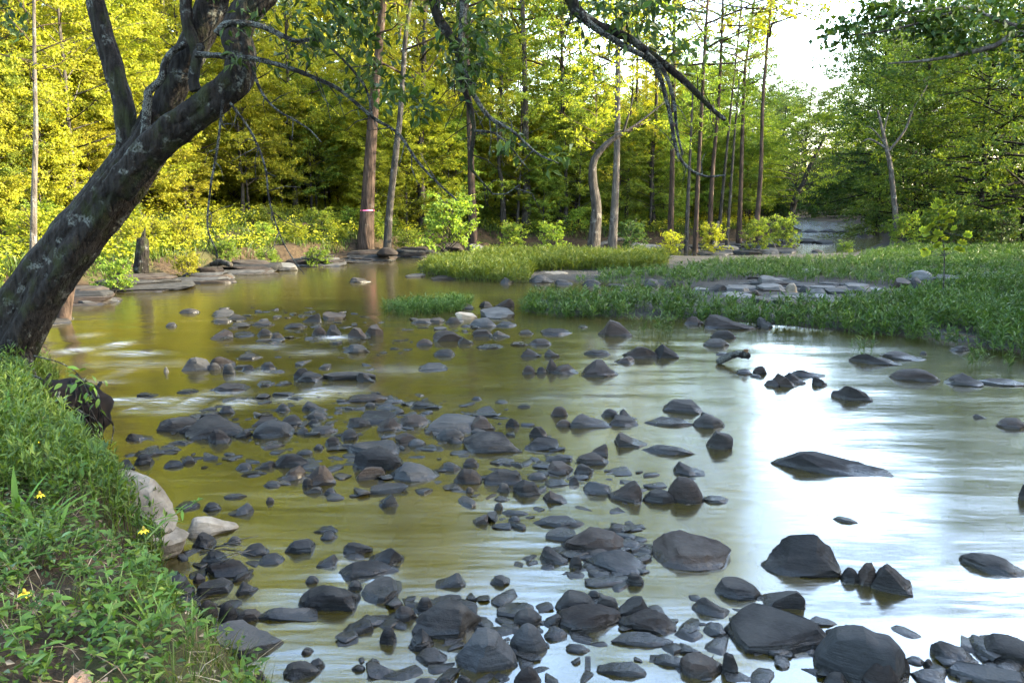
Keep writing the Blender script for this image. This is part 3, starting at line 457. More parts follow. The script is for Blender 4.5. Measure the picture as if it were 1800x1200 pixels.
TRUNKS = [([(-5.545, 30.126, 1.0),(-5.325, 30.126, 2.508),(-5.105, 30.126, 4.758),(-4.85, 30.126, 6.947),(-4.582, 30.126, 9.077)], 0.226, 'pine', 'straight tall trunk with a pink ribbon tied around it, by the river bend'),([(-4.666, 29.643, 0.75),(-4.52, 29.643, 1.477),(-4.183, 29.643, 3.921),(-4.008, 29.643, 5.115),(-3.761, 29.643, 7.699),(-3.551, 29.643, 8.968)], 0.127, 'tall', 'thin tall trunk curving up close beside the pink-ribboned trunk'),([(-1.554, 32.79, 1.0),(-1.631, 32.79, 2.752),(-1.68, 32.79, 4.756),(-1.743, 32.79, 7.572),(-1.765, 32.79, 9.676)], 0.141, 'pine', 'reddish-brown straight trunk behind the hanging twigs, mid far bank'),([(-4.043, 35.966, 1.0),(-4.016, 35.966, 2.3),(-4.066, 35.966, 3.534),(-3.92, 35.966, 5.715),(-3.798, 35.966, 8.082)], 0.167, 'tall', 'mottled grey trunk between the ribboned trunk and the green bush'),([(-0.407, 38.398, 1.1),(-0.458, 38.398, 2.565),(-0.616, 38.398, 3.748),(-0.53, 38.398, 5.946)], 0.11, 'small', 'thin dark trunk forking low, between reddish and blackish trunks'),([(0.693, 39.276, 1.1),(0.716, 39.276, 2.571),(0.654, 39.276, 4.978),(0.59, 39.276, 8.102),(0.476, 39.276, 11.135)], 0.182, 'pine', 'blackish straight trunk left of the bent pale tree'),([(2.942, 29.411, 0.7),(3.069, 29.411, 1.688),(2.925, 29.411, 2.705),(2.933, 29.411, 3.409),(3.231, 29.411, 3.868),(3.632, 29.411, 4.226),(3.974, 29.411, 4.424)], 0.179, 'bent', 'bent pale tree whose trunk kinks sideways into a white fork'),([(4.083, 32.79, 1.0),(4.186, 32.79, 2.526),(4.196, 32.79, 4.976),(4.15, 32.79, 7.784),(4.104, 32.79, 9.676)], 0.176, 'tall', 'grey upright trunk just right of the bent pale tree'),([(2.657, 39.624, 1.2),(2.64, 39.624, 2.573),(2.562, 39.624, 4.467),(2.457, 39.624, 6.326),(2.37, 39.624, 9.184)], 0.113, 'tall', 'slim dark trunk left of the bent pale tree, farther back'),([(7.094, 35.966, 1.0),(7.088, 35.966, 2.548),(7.022, 35.966, 5.715),(6.966, 35.966, 8.548),(6.922, 35.966, 10.391)], 0.141, 'pine', 'dark straight trunk rising behind the hanging lichen branch'),([(7.441, 32.443, 0.9),(7.428, 32.443, 2.3),(7.453, 32.443, 5.381),(7.478, 32.443, 8.355),(7.535, 32.443, 10.009)], 0.104, 'pine', 'straight pine trunk with airy needles against the white sky'),([(7.074, 32.443, 0.9),(7.063, 32.443, 2.3),(7.073, 32.443, 4.293),(7.073, 32.443, 6.455)], 0.093, 'small', 'short dark trunk close beside the airy pine'),([(10.171, 35.947, 0.9),(10.135, 35.947, 2.548),(10.082, 35.947, 4.992),(10.066, 35.947, 7.611),(10.187, 35.947, 9.009)], 0.116, 'pine', 'slender upright trunk nearest the sky gap, on the far bank'),([(9.305, 34.699, 0.9),(9.357, 34.699, 2.3),(9.407, 34.699, 4.666),(9.456, 34.699, 6.056)], 0.074, 'small', 'thin leaning trunk touching the upright one nearest the sky gap'),([(14.665, 42.549, 1.0),(14.85, 42.549, 1.858),(15.264, 42.549, 2.828),(15.459, 42.549, 3.469),(15.972, 42.549, 4.626)], 0.182, 'river', 'leaning grey trunk under a spreading green crown at the channel mouth'),([(-19.801, 31.551, 1.6),(-19.408, 31.551, 4.238),(-19.071, 31.551, 6.961),(-18.769, 31.551, 9.397)], 0.293, 'pine', 'thick furrowed trunk at the left edge of the photo'),([(-53.337, 86.786, 1.7),(-52.661, 86.786, 7.632),(-52.126, 86.786, 12.843),(-51.476, 86.786, 19.055)], 0.434, 'tall', 'sunlit trunk touching the thick furrowed one at the left edge'),([(87.674, -144.921, 1.8),(87.171, -144.921, -2.671),(86.82, -144.921, -7.58),(86.166, -144.921, -13.388)], -0.828, 'tall', 'broad-based trunk behind the pair at the left edge'),([(-11.212, 18.586, 1.0),(-10.95, 18.586, 2.428),(-10.773, 18.586, 3.692),(-10.677, 18.586, 4.802),(-10.545, 18.586, 6.126)], 0.06, 'small', 'thin pale sapling trunk, sunlit, left of the great leaning trunk'),([(1.2399053145526312e+16, -2.198690588914217e+16, 1.7),(1.2143558553553592e+16, -2.198690588914217e+16, -829125693454107.9),(1.1830446185750202e+16, -2.198690588914217e+16, -1498912555745957.2),(1.1513634164140204e+16, -2.198690588914217e+16, -2234225412135804.2)], -62819731111834.766, 'small', 'slanted pale young trunk left of the great leaning trunk'),([(44.305, -87.009, 1.7),(43.538, -87.009, -1.277),(42.619, -87.009, -5.962),(42.597, -87.009, -9.415),(42.398, -87.009, -12.816)], -0.342, 'small', 'crooked mid-sized trunk seen just behind the great leaning trunk'),([(-18.576, 45.952, 1.6),(-18.493, 45.952, 3.563),(-18.344, 45.952, 5.123),(-18.278, 45.952, 7.275)], 0.197, 'tall', 'pale white-barked trunk seen right behind the great leaning trunk'),([(21.969, -87.009, 1.7),(21.979, -87.009, -0.685),(21.872, -87.009, -4.217),(21.599, -87.009, -9.985),(21.418, -87.009, -15.056)], -0.528, 'pine', 'stout sunlit trunk standing behind the clearing'),([(-18.63, 56.192, 1.6),(-18.563, 56.192, 2.687),(-18.508, 56.192, 4.228),(-18.298, 56.192, 7.636)], 0.281, 'pine', 'dark stout trunk in the shade at the back of the clearing'),([(-39.667, 173.683, 1.7),(-39.611, 173.683, 5.884),(-39.531, 173.683, 10.62),(-39.203, 173.683, 21.102)], 0.496, 'tall', 'slim dark trunk right of the stout sunlit one'),([(-34.541, 173.683, 1.7),(-33.166, 173.683, 9.44),(-32.275, 173.683, 14.14),(-31.793, 173.683, 21.102)], 0.434, 'small', 'thin reddish trunk left of the pink-ribboned trunk')]
STUMP = (-9.414, 20.223)
SECOND_TRUNK = [(-8.302, 14.4, 0.468),(-7.914, 14.4, 1.037),(-7.495, 14.4, 1.648),(-7.019, 14.4, 2.399),(-6.598, 14.4, 3.185)]
BUSHES = [(-2.238, 28.65, 1.5, 'bushy green shrub on the bank right of the mottled grey trunk'),(-3.89, 30.46, 0.8, 'low green shrub at the foot of the mottled grey trunk'),(-8.645, 24.305, 0.7, 'low leafy shrub at the eroded bank under the clearing'),(-8.57, 21.094, 0.8, 'golden sunlit shrub on the slope at the clearing edge'),(-10.893, 24.305, 0.8, 'sunlit golden shrub beside the broken stump'),(-9.31, 18.623, 0.9, 'shaded green shrub right behind the great leaning trunk'),(-6.188, 25.601, 0.9, 'tall grassy shrub beside the hanging twig, across the pool'),(-7.435, 24.305, 0.7, 'pale green shrub between the two hanging twigs'),(0.0, 29.71, 0.8, 'low shrub in front of the blackish trunk'),(1.513, 30.46, 0.8, 'low shrub left of the bent pale tree'),(4.428, 29.71, 0.8, 'low dark shrub right of the bent pale tree'),(6.052, 30.46, 0.7, 'yellowish low shrub before the dark straight trunk'),(7.565, 30.46, 0.8, 'yellowish low shrub beside the grey leaning stump'),(9.532, 31.249, 0.9, 'bright grassy shrub on the spit of bank before the channel'),(11.099, 32.956, 1.0, 'drooping shrub at the channel mouth on the far bank'),(-22.766, 40.719, 0.9, 'sunlit low shrub left of the great leaning trunk'),(-18.912, 30.46, 0.8, 'sunlit low shrub at the left edge of the photo'),(16.375, 33.403, 1.0, 'round pale green shrub where the channel meets the reed bed'),(13.016, 31.291, 0.5, 'small pale shrub standing in the channel by the white rock'),(18.932, 34.171, 1.0, 'dark shrub behind the bright young sapling'),(20.41, 33.403, 1.1, 'dark shrub at the foot of the right bank trees'),(18.595, 35.391, 1.1, 'grey-green shrub between the round pale one and the sapling')]
SAPLING = [(8.195, 15.0, 0.608),(8.121, 15.0, 1.144),(8.015, 15.0, 1.568),(7.905, 15.0, 2.04)]
SAPLING_LEAVES = [(7.866, 15.0, 2.009),(7.957, 15.0, 1.936),(8.052, 15.0, 1.831),(7.928, 15.0, 1.8),(7.848, 15.0, 1.758),(8.145, 15.0, 1.758),(8.013, 15.0, 1.695),(7.76, 15.0, 1.568),(7.68, 15.0, 1.516),(7.831, 15.0, 1.484),(7.956, 15.0, 1.516),(8.423, 15.0, 1.526),(8.512, 15.0, 1.484),(8.163, 15.0, 1.251),(7.8, 15.0, 1.144),(8.073, 15.0, 1.621),(7.881, 15.0, 1.41),(8.368, 15.0, 1.23),(7.651, 15.0, 1.59),(8.174, 15.0, 1.884),(7.921, 15.0, 2.092),(7.792, 15.0, 1.674),(8.117, 15.0, 2.03),(8.419, 15.0, 1.357),(7.704, 15.0, 1.251),(8.243, 15.0, 1.621),(7.914, 15.0, 1.293),(8.07, 15.0, 1.442)]
RIGHT_TREES = [(21.372, 36.732, 10.5, 1.15, 'round', 'broad maple-like tree hanging its low leafy boughs over the reeds'),(22.077, 34.549, 12.5, 1.2, 'round', 'tall dense tree at the right edge behind the overhanging bough'),(20.271, 40.855, 9.5, 1.0, 'round', 'bushy tree leaning over the channel left of the broad maple-like one'),(24.214, 47.506, 12, 1.1, 'round', 'tall shaded tree behind the bushy channel-side tree'),(23.007, 50.809, 12.5, 1.0, 'round', 'dark tree deep in the channel, blue-green with distance'),(28.922, 47.506, 15.5, 1.2, 'round', 'tallest tree behind the broad maple-like one, top lit yellow')]
BOUGH = [([(12.157, 15, 2.712),(11.223, 15, 4.122),(10.207, 15, 4.809),(9.122, 15, 5.099),(8.567, 15, 4.867),(7.567, 15, 4.663),(6.755, 15, 4.594)], 0.11, 0.012),([(11.223, 15, 4.122),(10.144, 15, 5.292),(9.139, 15, 5.215),(8.616, 15, 5.35),(8.089, 15, 5.541),(7.286, 15, 5.484),(6.484, 15, 5.388)], 0.07, 0.01),([(8.089, 15, 5.541),(7.105, 15, 5.244),(6.305, 15, 5.099),(5.645, 15, 5.08)], 0.03, 0.006),([(12.378, 15, 1.251),(12.157, 15, 2.712)], 0.22, 0.16)]
BOUGH_LEAVES = [(5.897, 15, 5.119, 0.279, 0.15, 110),(6.379, 15, 5.436, 0.429, 0.214, 170),(7.101, 15, 5.292, 0.536, 0.257, 240),(7.903, 15, 5.388, 0.536, 0.236, 260),(8.708, 15, 5.436, 0.429, 0.268, 200),(7.433, 15, 5.003, 0.321, 0.129, 80),(8.048, 15, 4.954, 0.429, 0.15, 110),(8.982, 15, 4.809, 0.321, 0.214, 80),(9.966, 15, 5.099, 0.857, 0.643, 300),(6.972, 15, 5.598, 0.536, 0.15, 150)]
SNAG = [([(16.838, 35, 0.347),(16.287, 35, 3.262),(15.975, 35, 4.332),(15.676, 35, 5.273),(15.516, 35, 5.74)], 0.13, 0.04),([(15.837, 35, 4.804),(15.947, 35, 5.507),(16.099, 35, 5.973)], 0.04, 0.015),([(15.975, 35, 4.332),(15.387, 35, 4.968),(15.061, 35, 5.109)], 0.04, 0.015),([(16.062, 35, 4.166),(15.299, 35, 4.568),(14.944, 35, 4.45)], 0.06, 0.02),([(16.054, 35, 3.977),(16.724, 35, 4.921),(16.988, 35, 5.74),(17.357, 35, 6.436),(17.516, 35, 6.782)], 0.06, 0.02)]
FAR_TRUNK_SPOTS = [(-30.513, 72.303, 0.12),(-22.376, 72.303, 0.1),(-32.039, 108.51, 0.16),(-24.41, 86.786, 0.09),(-18.613, 86.786, 0.1),(-10.171, 72.303, 0.12),(-11.29, 86.786, 0.08),(-6.103, 61.958, 0.1),(-5.594, 72.303, 0.13),(-1.744, 61.958, 0.1),(0.191, 54.199, 0.09),(2.034, 57.82, 0.14),(2.67, 54.199, 0.08),(3.729, 48.165, 0.1),(4.667, 51.005, 0.12),(6.408, 43.337, 0.12),(7.798, 48.165, 0.09),(6.935, 39.387, 0.12),(-40.277, 86.786, 0.1),(-42.108, 86.786, 0.12),(-93.98, 173.683, 0.1),(-57.212, 108.51, 0.1),(-62.933, 108.51, 0.13),(-27.462, 72.303, 0.1),(-31.123, 86.786, 0.14),(-12.205, 72.303, 0.1),(8.544, 34.647, 0.1),(10.125, 39.387, 0.08),(10.093, 33.311, 0.1)]
FLOWERS = [(-2.084, 3.15, 0.569),(-2.626, 4.2, 0.658),(-1.92, 3.9, 0.581),(-3.241, 5.2, 0.646)]
BLADES = [(-2.54, 3.994, 11, 0.34),(-2.719, 4.119, 10, 0.34),(-2.359, 3.857, 8, 0.26),(-3.735, 5.645, 9, 0.5),(-2.396, 3.548, 7, 0.25),(-1.479, 3.008, 16, 0.22),(-2.964, 4.709, 8, 0.3)]
WEEDS = [(-1.73, 3.195, 0.2, 16, 0.07),(-1.643, 2.924, 0.16, 14, 0.06),(-1.562, 3.142, 0.2, 16, 0.06),(-1.884, 2.807, 0.16, 14, 0.07),(-1.73, 2.655, 0.16, 12, 0.07),(-1.958, 3.399, 0.16, 14, 0.06),(-1.394, 2.964, 0.18, 14, 0.06),(-1.288, 2.923, 0.16, 12, 0.05),(-1.237, 2.96, 0.14, 12, 0.05),(-2.175, 3.655, 0.18, 16, 0.06),(-2.252, 3.375, 0.15, 14, 0.06),(-2.142, 3.971, 0.2, 22, 0.05),(-1.978, 3.87, 0.2, 24, 0.045),(-2.312, 4.129, 0.2, 22, 0.05),(-1.843, 3.881, 0.2, 18, 0.06),(-1.725, 3.444, 0.16, 16, 0.06),(-1.844, 2.967, 0.14, 12, 0.06),(-2.627, 4.419, 0.22, 18, 0.06),(-2.635, 4.645, 0.2, 20, 0.06),(-2.315, 3.612, 0.2, 18, 0.06),(-1.496, 2.845, 0.16, 14, 0.06),(-2.074, 3.013, 0.15, 12, 0.07),(-1.656, 3.578, 0.16, 14, 0.05),(-1.5, 2.72, 0.14, 12, 0.06),(-3.597, 5.801, 0.3, 26, 0.06),(-4.068, 6.916, 0.3, 24, 0.06),(-3.995, 6.245, 0.3, 26, 0.06),(-4.546, 7.626, 0.35, 24, 0.06),(-4.826, 7.693, 0.3, 22, 0.06),(-5.165, 8.976, 0.35, 20, 0.06),(-3.41, 5.155, 0.25, 18, 0.06),(-3.17, 5.004, 0.25, 18, 0.06)]
SPRIG = [(-4.041, 6.6, 0.952),(-3.831, 6.6, 0.893),(-3.695, 6.6, 0.804),(-3.635, 6.6, 0.68),(-3.598, 6.6, 0.555)]
GOLDENROD = [(-2.088, 4.25, 0.358),(-2.03, 4.35, 0.418),(-1.987, 4.45, 0.439),(-1.903, 4.5, 0.479),(-1.86, 4.5, 0.505)]
ROOT_MASS = (-4.17, 7.088)
DEAD_LEAVES = [(-1.615, 2.658),(-2.367, 3.499),(-2.038, 3.145),(-1.776, 3.354),(-2.041, 3.3),(-1.493, 2.622),(-1.749, 2.569),(-1.831, 3.121)]
TWIG_ARC = [[(5.835, 10.2, -0.506),(5.933, 10.2, -0.358),(6.091, 10.2, -0.296),(6.291, 10.2, -0.335),(6.433, 10.2, -0.467),(6.498, 10.2, -0.576)]]
DRIFT = (3.041, 10.676)
PLANK = [(6.972, 12.687),(7.372, 12.19)]
DRIFT_LOGS = [[(-8.9, 23.73),(-8.047, 22.787)], [(3.865, 35.799),(5.085, 35.808)], [(8.332, 33.088),(9.913, 38.732)]]

# ------------------------------------------------------------------ helpers
def nrm(v):
    return v / np.maximum(np.linalg.norm(v, axis=-1, keepdims=True), 1e-9)

class MB:
    """collects vertices with quads and triangles, builds one mesh"""
    def __init__(s):
        s.v, s.q, s.t, s.n = [], [], [], 0
    def add(s, v, q=None, t=None):
        v = np.asarray(v, float).reshape(-1, 3)
        if q is not None and len(q): s.q.append(np.asarray(q, int).reshape(-1, 4) + s.n)
        if t is not None and len(t): s.t.append(np.asarray(t, int).reshape(-1, 3) + s.n)
        s.v.append(v); s.n += len(v)
        return s
    def mesh(s, name, mats, smooth=True, sharp=None):
        me = bpy.data.meshes.new(name)
        v = np.concatenate(s.v) if s.v else np.zeros((0, 3))
        q = np.concatenate(s.q) if s.q else np.zeros((0, 4), int)
        t = np.concatenate(s.t) if s.t else np.zeros((0, 3), int)
        me.vertices.add(len(v)); me.vertices.foreach_set('co', v.astype(np.float32).ravel())
        me.loops.add(q.size + t.size)
        me.loops.foreach_set('vertex_index', np.concatenate([q.ravel(), t.ravel()]).astype(np.int32))
        me.polygons.add(len(q) + len(t))
        st = np.concatenate([np.arange(len(q)) * 4, q.size + np.arange(len(t)) * 3]).astype(np.int32)
        me.polygons.foreach_set('loop_start', st)
        me.polygons.foreach_set('use_smooth', np.full(len(q) + len(t), smooth))
        me.update(calc_edges=True)
        me.validate()
        if sharp is not None: me.set_sharp_from_angle(angle=math.radians(sharp))
        for m in (mats if isinstance(mats, (list, tuple)) else [mats]): me.materials.append(m)
        return me

def link(name, data, parent=None, loc=None):
    o = bpy.data.objects.new(name, data)
    C.objects.link(o)
    if parent is not None: o.parent = parent
    if loc is not None: o.location = loc
    return o

def tag(o, label=None, cat=None, group=None, kind=None):
    if label: o['label'] = label
    if cat: o['category'] = cat
    if group: o['group'] = group
    if kind: o['kind'] = kind
    return o

def root(name, loc, label, cat, group=None):
    return tag(link(name, None, loc=loc), label, cat, group)

def copy_thing(o, loc, rz=0.0, sc=1.0, label=None):
    c = o.copy(); C.objects.link(c)
    c.location = loc; c.rotation_euler = (0, 0, rz); c.scale = (sc, sc, sc)
    if label: c['label'] = label
    for ch in list(o.children):
        d = ch.copy(); C.objects.link(d); d.parent = c
    return c

def sm(a, b, x):
    t = np.clip((x - a) / (b - a), 0, 1)
    return t * t * (3 - 2 * t)

_ns = np.random.default_rng(5)
_K = nrm(_ns.normal(size=(24, 3))); _PH = _ns.uniform(0, 6.28, 24)
def noise3(p, f=1.0, octaves=3, off=0.0):
    """cheap smooth noise in about -1..1"""
    p = np.asarray(p, float) * f
    out, a, tot = 0, 1.0, 0
    for k in range(octaves):
        s = 0
        for j in range(6):
            i = (k * 6 + j) % 24
            s = s + np.sin(p @ _K[i] * (1.0 + .37 * j) * 2.2 + _PH[i] + off * (1 + j * .7))
        out = out + a * s / 3.4; tot += a; a *= .5; p = p * 2.03
    return out / tot

def catmull(pts, n=6):
    p = np.asarray(pts, float)
    if len(p) < 3:
        t = np.linspace(0, 1, n + 1)[:, None]
        return p[0] * (1 - t) + p[-1] * t
    q = np.vstack([2 * p[0] - p[1], p, 2 * p[-1] - p[-2]])
    out = []
    for i in range(1, len(q) - 2):
        for t in np.linspace(0, 1, n, endpoint=False):
            a, b, c, d = q[i - 1], q[i], q[i + 1], q[i + 2]
            out.append(.5 * ((2 * b) + (c - a) * t + (2 * a - 5 * b + 4 * c - d) * t * t + (3 * b - a - 3 * c + d) * t ** 3))
    out.append(p[-1])
    return np.array(out)

def tube(mb, pts, r0, r1, sides=8, lump=0.0, flute=0.0, seed=0, power=1.0, flare=0.0, ridge=0.0):
    """tapered limb along pts"""
    p = np.asarray(pts, float); n = len(p)
    t = nrm(np.gradient(p, axis=0))
    ref = np.array([0, 0, 1.0]) if abs(t[0][2]) < .8 else np.array([1.0, 0, 0])
    u = nrm(np.cross(t[0], ref)); U = [u]
    for i in range(1, n):
        u = u - t[i] * (u @ t[i]); u = u / max(np.linalg.norm(u), 1e-9); U.append(u)
    U = np.array(U); W = np.cross(t, U)
    s = np.linspace(0, 1, n)
    R = r0 + (r1 - r0) * s ** power
    if flare: R = R * (1 + flare * np.exp(-s * n / 2.5))
    a = np.linspace(0, 2 * np.pi, sides, endpoint=False)
    ring = (np.cos(a)[None, :, None] * U[:, None, :] + np.sin(a)[None, :, None] * W[:, None, :])
    rad = np.repeat(R[:, None], sides, 1)
    if flute: rad = rad * (1 + flute * np.sin(a[None] * 3 + s[:, None] * 3.0 + seed) + flute * .6 * np.sin(a[None] * 5 - s[:, None] * 5 + seed * 2))
    v = p[:, None, :] + ring * rad[:, :, None]
    if lump: v = v + ring * (noise3(v.reshape(-1, 3), 1.2 / max(r0, .02) * .5, 2, seed).reshape(n, sides) * R[:, None] * lump)[:, :, None]
    if ridge:       # long furrows of the bark
        al = np.concatenate([[0], np.cumsum(np.linalg.norm(np.diff(p, axis=0), axis=1))])
        cc = np.stack([np.cos(a)[None] * 2.6 + 0 * al[:, None], np.sin(a)[None] * 2.6 + 0 * al[:, None], np.repeat(al[:, None] * 1.5, sides, 1)], -1).reshape(-1, 3)
        w = 1 - np.abs(noise3(cc, 1.1, 3, seed)).reshape(n, sides) * 2.2
        v = v + ring * (w * R[:, None] * ridge)[:, :, None]
    v = v.reshape(-1, 3)
    i = np.arange(n - 1)[:, None] * sides; j = np.arange(sides)[None]
    q = np.stack([i + j, i + (j + 1) % sides, i + sides + (j + 1) % sides, i + sides + j], -1).reshape(-1, 4)
    v = np.vstack([v, p[0], p[-1] + t[-1] * R[-1] * .6])
    c0, c1 = len(v) - 2, len(v) - 1
    b = (n - 1) * sides
    T = [(c0, (k + 1) % sides, k) for k in range(sides)] + [(c1, b + k, b + (k + 1) % sides) for k in range(sides)]
    mb.add(v, q, T)

def leaves_into(mb, c, d, nv, L, w=.5, fold=.15):
    """folded pointed leaves: base at c, along d, facing nv"""
    d = nrm(d); s = nrm(np.cross(d, nv)); u = np.cross(s, d)
    L = np.broadcast_to(np.asarray(L, float), (len(c),))[:, None]
    a = c; b = c + d * L * .45 + s * L * w * .5 + u * L * fold
    e = c + d * L - u * L * fold * .5; f = c + d * L * .45 - s * L * w * .5 + u * L * fold
    v = np.stack([a, b, e, f], 1).reshape(-1, 3)
    k = np.arange(len(c))[:, None] * 4
    mb.add(v, t=np.concatenate([k + np.array([[0, 1, 2]]), k + np.array([[0, 2, 3]])], 0))

def seg_dist(P, L):
    P = np.asarray(P, float); L = np.asarray(L, float)
    best = np.full(len(P), 1e9)
    for a, b in zip(L[:-1], L[1:]):
        ab = b - a
        t = np.clip(((P - a) @ ab) / max(ab @ ab, 1e-9), 0, 1)
        best = np.minimum(best, np.linalg.norm(P - (a + t[:, None] * ab), axis=1))
    return best

def inside(P, poly):
    P = np.asarray(P, float); r = np.zeros(len(P), bool)
    n = len(poly); x, y = P[:, 0], P[:, 1]
    for i in range(n):
        x1, y1 = poly[i]; x2, y2 = poly[(i + 1) % n]
        if y1 == y2: continue
        c = ((y1 > y) != (y2 > y)) & (x < (x2 - x1) * (y - y1) / (y2 - y1) + x1)
        r ^= c
    return r

LEFT_POLY = list(LEFT_BANK) + [(-300, 170), (-300, -300), (30, -300)]
RIGHT_POLY = list(RIGHT_BANK) + [(300, 180), (300, -60)]

def height(P):
    P = np.asarray(P, float)
    Z3 = np.column_stack([P, np.zeros(len(P))])
    il, ir = inside(P, LEFT_POLY), inside(P, RIGHT_POLY)
    dl, dr = seg_dist(P, LEFT_BANK), seg_dist(P, RIGHT_BANK)
    n1, n2 = noise3(Z3, .5, 3), noise3(Z3, 2.6, 3, 4)
    far = sm(9.5, 14.5, P[:, 1])
    near_h = .03 + .48 * sm(.0, .42, dl + n2 * .06) + .26 * sm(.4, 2.6, dl) + .05 * n2 * sm(.1, .6, dl)
    far_h = .06 + .10 * sm(.2, .5, dl) + .42 * sm(.8, 1.35, dl + n1 * .3) + .85 * sm(1.3, 8, dl + n1 * .4) + .9 * sm(9, 45, dl) + .06 * n2 * sm(.6, 1.4, dl) + .12 * n1 * sm(1, 3, dl)
    hl = near_h * (1 - far) + far_h * far
    hr = .02 + .06 * sm(0, .4, dr) + .1 * sm(3, 8, dr) + .05 * n2 * sm(0, 1, dr) + 1.3 * sm(9, 22, dr) * sm(12, 17, P[:, 0]) + 1.5 * sm(26, 44, P[:, 0])
    spit = inside(P, SPIT)
    bed = -.04 - .36 * sm(0, .8, np.minimum(dl, dr)) + .05 * n2
    h = np.where(il, hl, np.where(ir, hr, bed))
    return np.where(spit & ~il & ~ir, .0 + .05 * n2, h)

def zat(x, y):
    return float(height(np.array([[x, y]]))[0])

def in_poly_points(rng, poly, n):
    p = np.asarray(poly); lo, hi = p.min(0), p.max(0)
    out = []
    while sum(map(len, out)) < n:
        q = rng.uniform(lo, hi, (n * 2, 2)); out.append(q[inside(q, poly)])
    return np.concatenate(out)[:n]

# ------------------------------------------------------------------ materials
class NT:
    def __init__(s, name):
        s.m = bpy.data.materials.new(name); s.m.use_nodes = True
        s.t = s.m.node_tree; s.t.nodes.clear()
        s.out = s.t.nodes.new('ShaderNodeOutputMaterial')
    def n(s, ty, **kw):
        nd = s.t.nodes.new('ShaderNode' + ty)
        for k, v in kw.items():
            if k in nd.inputs: nd.inputs[k].default_value = v
            else: setattr(nd, k, v)
        return nd
    def l(s, a, b): s.t.links.new(a, b)
    def mix(s, fac, a, b):
        m = s.n('Mix', data_type='RGBA')
        for v, i in ((fac, 0), (a, 6), (b, 7)):
            if isinstance(v, (int, float)): m.inputs[i].default_value = v
            elif isinstance(v, tuple): m.inputs[i].default_value = (*v, 1)
            else: s.l(v, m.inputs[i])
        return m.outputs[2]
    def math(s, op, a, b=0.0, c=None):
        m = s.n('Math', operation=op)
        for v, i in ((a, 0), (b, 1), (c, 2)):
            if v is None: continue
            if isinstance(v, (int, float)): m.inputs[i].default_value = v
            else: s.l(v, m.inputs[i])
        return m.outputs[0]
    def ramp(s, x, a, b):
        m = s.n('MapRange'); m.inputs[1].default_value = a; m.inputs[2].default_value = b
        s.l(x, m.inputs[0]); return m.outputs[0]
    def noise(s, scale, vec=None, detail=4.0, rough=.55):
        t = s.n('TexNoise', Scale=scale, Detail=detail, Roughness=rough)
        if vec is not None: s.l(vec, t.inputs['Vector'])
        return t.outputs['Fac']
    def scaled(s, vec, sc, rot=(0, 0, 0)):
        m = s.n('Mapping'); m.inputs['Scale'].default_value = sc; m.inputs['Rotation'].default_value = rot
        s.l(vec, m.inputs['Vector']); return m.outputs[0]

def leaf_mat(name, dark, mid, light, trans=.45, rough=.6, tint=(1.25, 1.1, .35)):
    k = NT(name)
    geo, oi = k.n('NewGeometry'), k.n('ObjectInfo')
    r = geo.outputs['Random Per Island']
    c = k.mix(k.ramp(r, 0, .55), dark, mid)
    c = k.mix(k.ramp(r, .5, 1.0), c, light)
    hs = k.n('HueSaturation'); k.l(c, hs.inputs['Color'])
    k.l(k.math('MULTIPLY_ADD', oi.outputs['Random'], .03, .485), hs.inputs['Hue'])
    k.l(k.math('MULTIPLY_ADD', k.math('FRACT', k.math('MULTIPLY', oi.outputs['Random'], 7.3)), .5, .75), hs.inputs['Value'])
    c = hs.outputs[0]
    p = k.n('BsdfPrincipled', Roughness=rough); k.l(c, p.inputs['Base Color'])
    p.inputs['Specular IOR Level'].default_value = .18
    tr = k.n('BsdfTranslucent')
    tc = k.n('Mix', data_type='RGBA', blend_type='MULTIPLY'); tc.inputs[0].default_value = 1
    k.l(c, tc.inputs[6]); tc.inputs[7].default_value = (*tint, 1)
    k.l(tc.outputs[2], tr.inputs['Color'])
    mx = k.n('MixShader'); mx.inputs[0].default_value = trans
    k.l(p.outputs[0], mx.inputs[1]); k.l(tr.outputs[0], mx.inputs[2]); k.l(mx.outputs[0], k.out.inputs[0])
    return k.m

def bark_mat(name, a, b, lichen, lich_amt=.62, scale=1.0, moss=None):
    k = NT(name)
    tc = k.n('TexCoord').outputs['Object']
    v = k.scaled(tc, (9 * scale, 9 * scale, 1.6 * scale))
    n1 = k.noise(1.0, v, 6); n2 = k.noise(2.2 * scale, tc, 5); n3 = k.noise(14 * scale, tc, 4)
    c = k.mix(k.ramp(n1, .35, .68), a, b)
    c = k.mix(k.math('MULTIPLY', k.ramp(n2, lich_amt - .06, lich_amt + .02), k.ramp(n3, .42, .55)), c, lichen)
    if moss:
        c = k.mix(k.math('MULTIPLY', k.ramp(k.noise(1.7 * scale, k.scaled(tc, (1, 1, .6), (0, 0, 1))), .5, .66), .8), c, moss)
    p = k.n('BsdfPrincipled', Roughness=.9); p.inputs['Specular IOR Level'].default_value = .08; k.l(c, p.inputs['Base Color'])
    b_ = k.n('Bump', Strength=1.0, Distance=.05); k.l(k.math('ADD', n1, k.math('MULTIPLY', n3, .25)), b_.inputs['Height'])
    k.l(b_.outputs[0], p.inputs['Normal']); k.l(p.outputs[0], k.out.inputs[0])
    return k.m

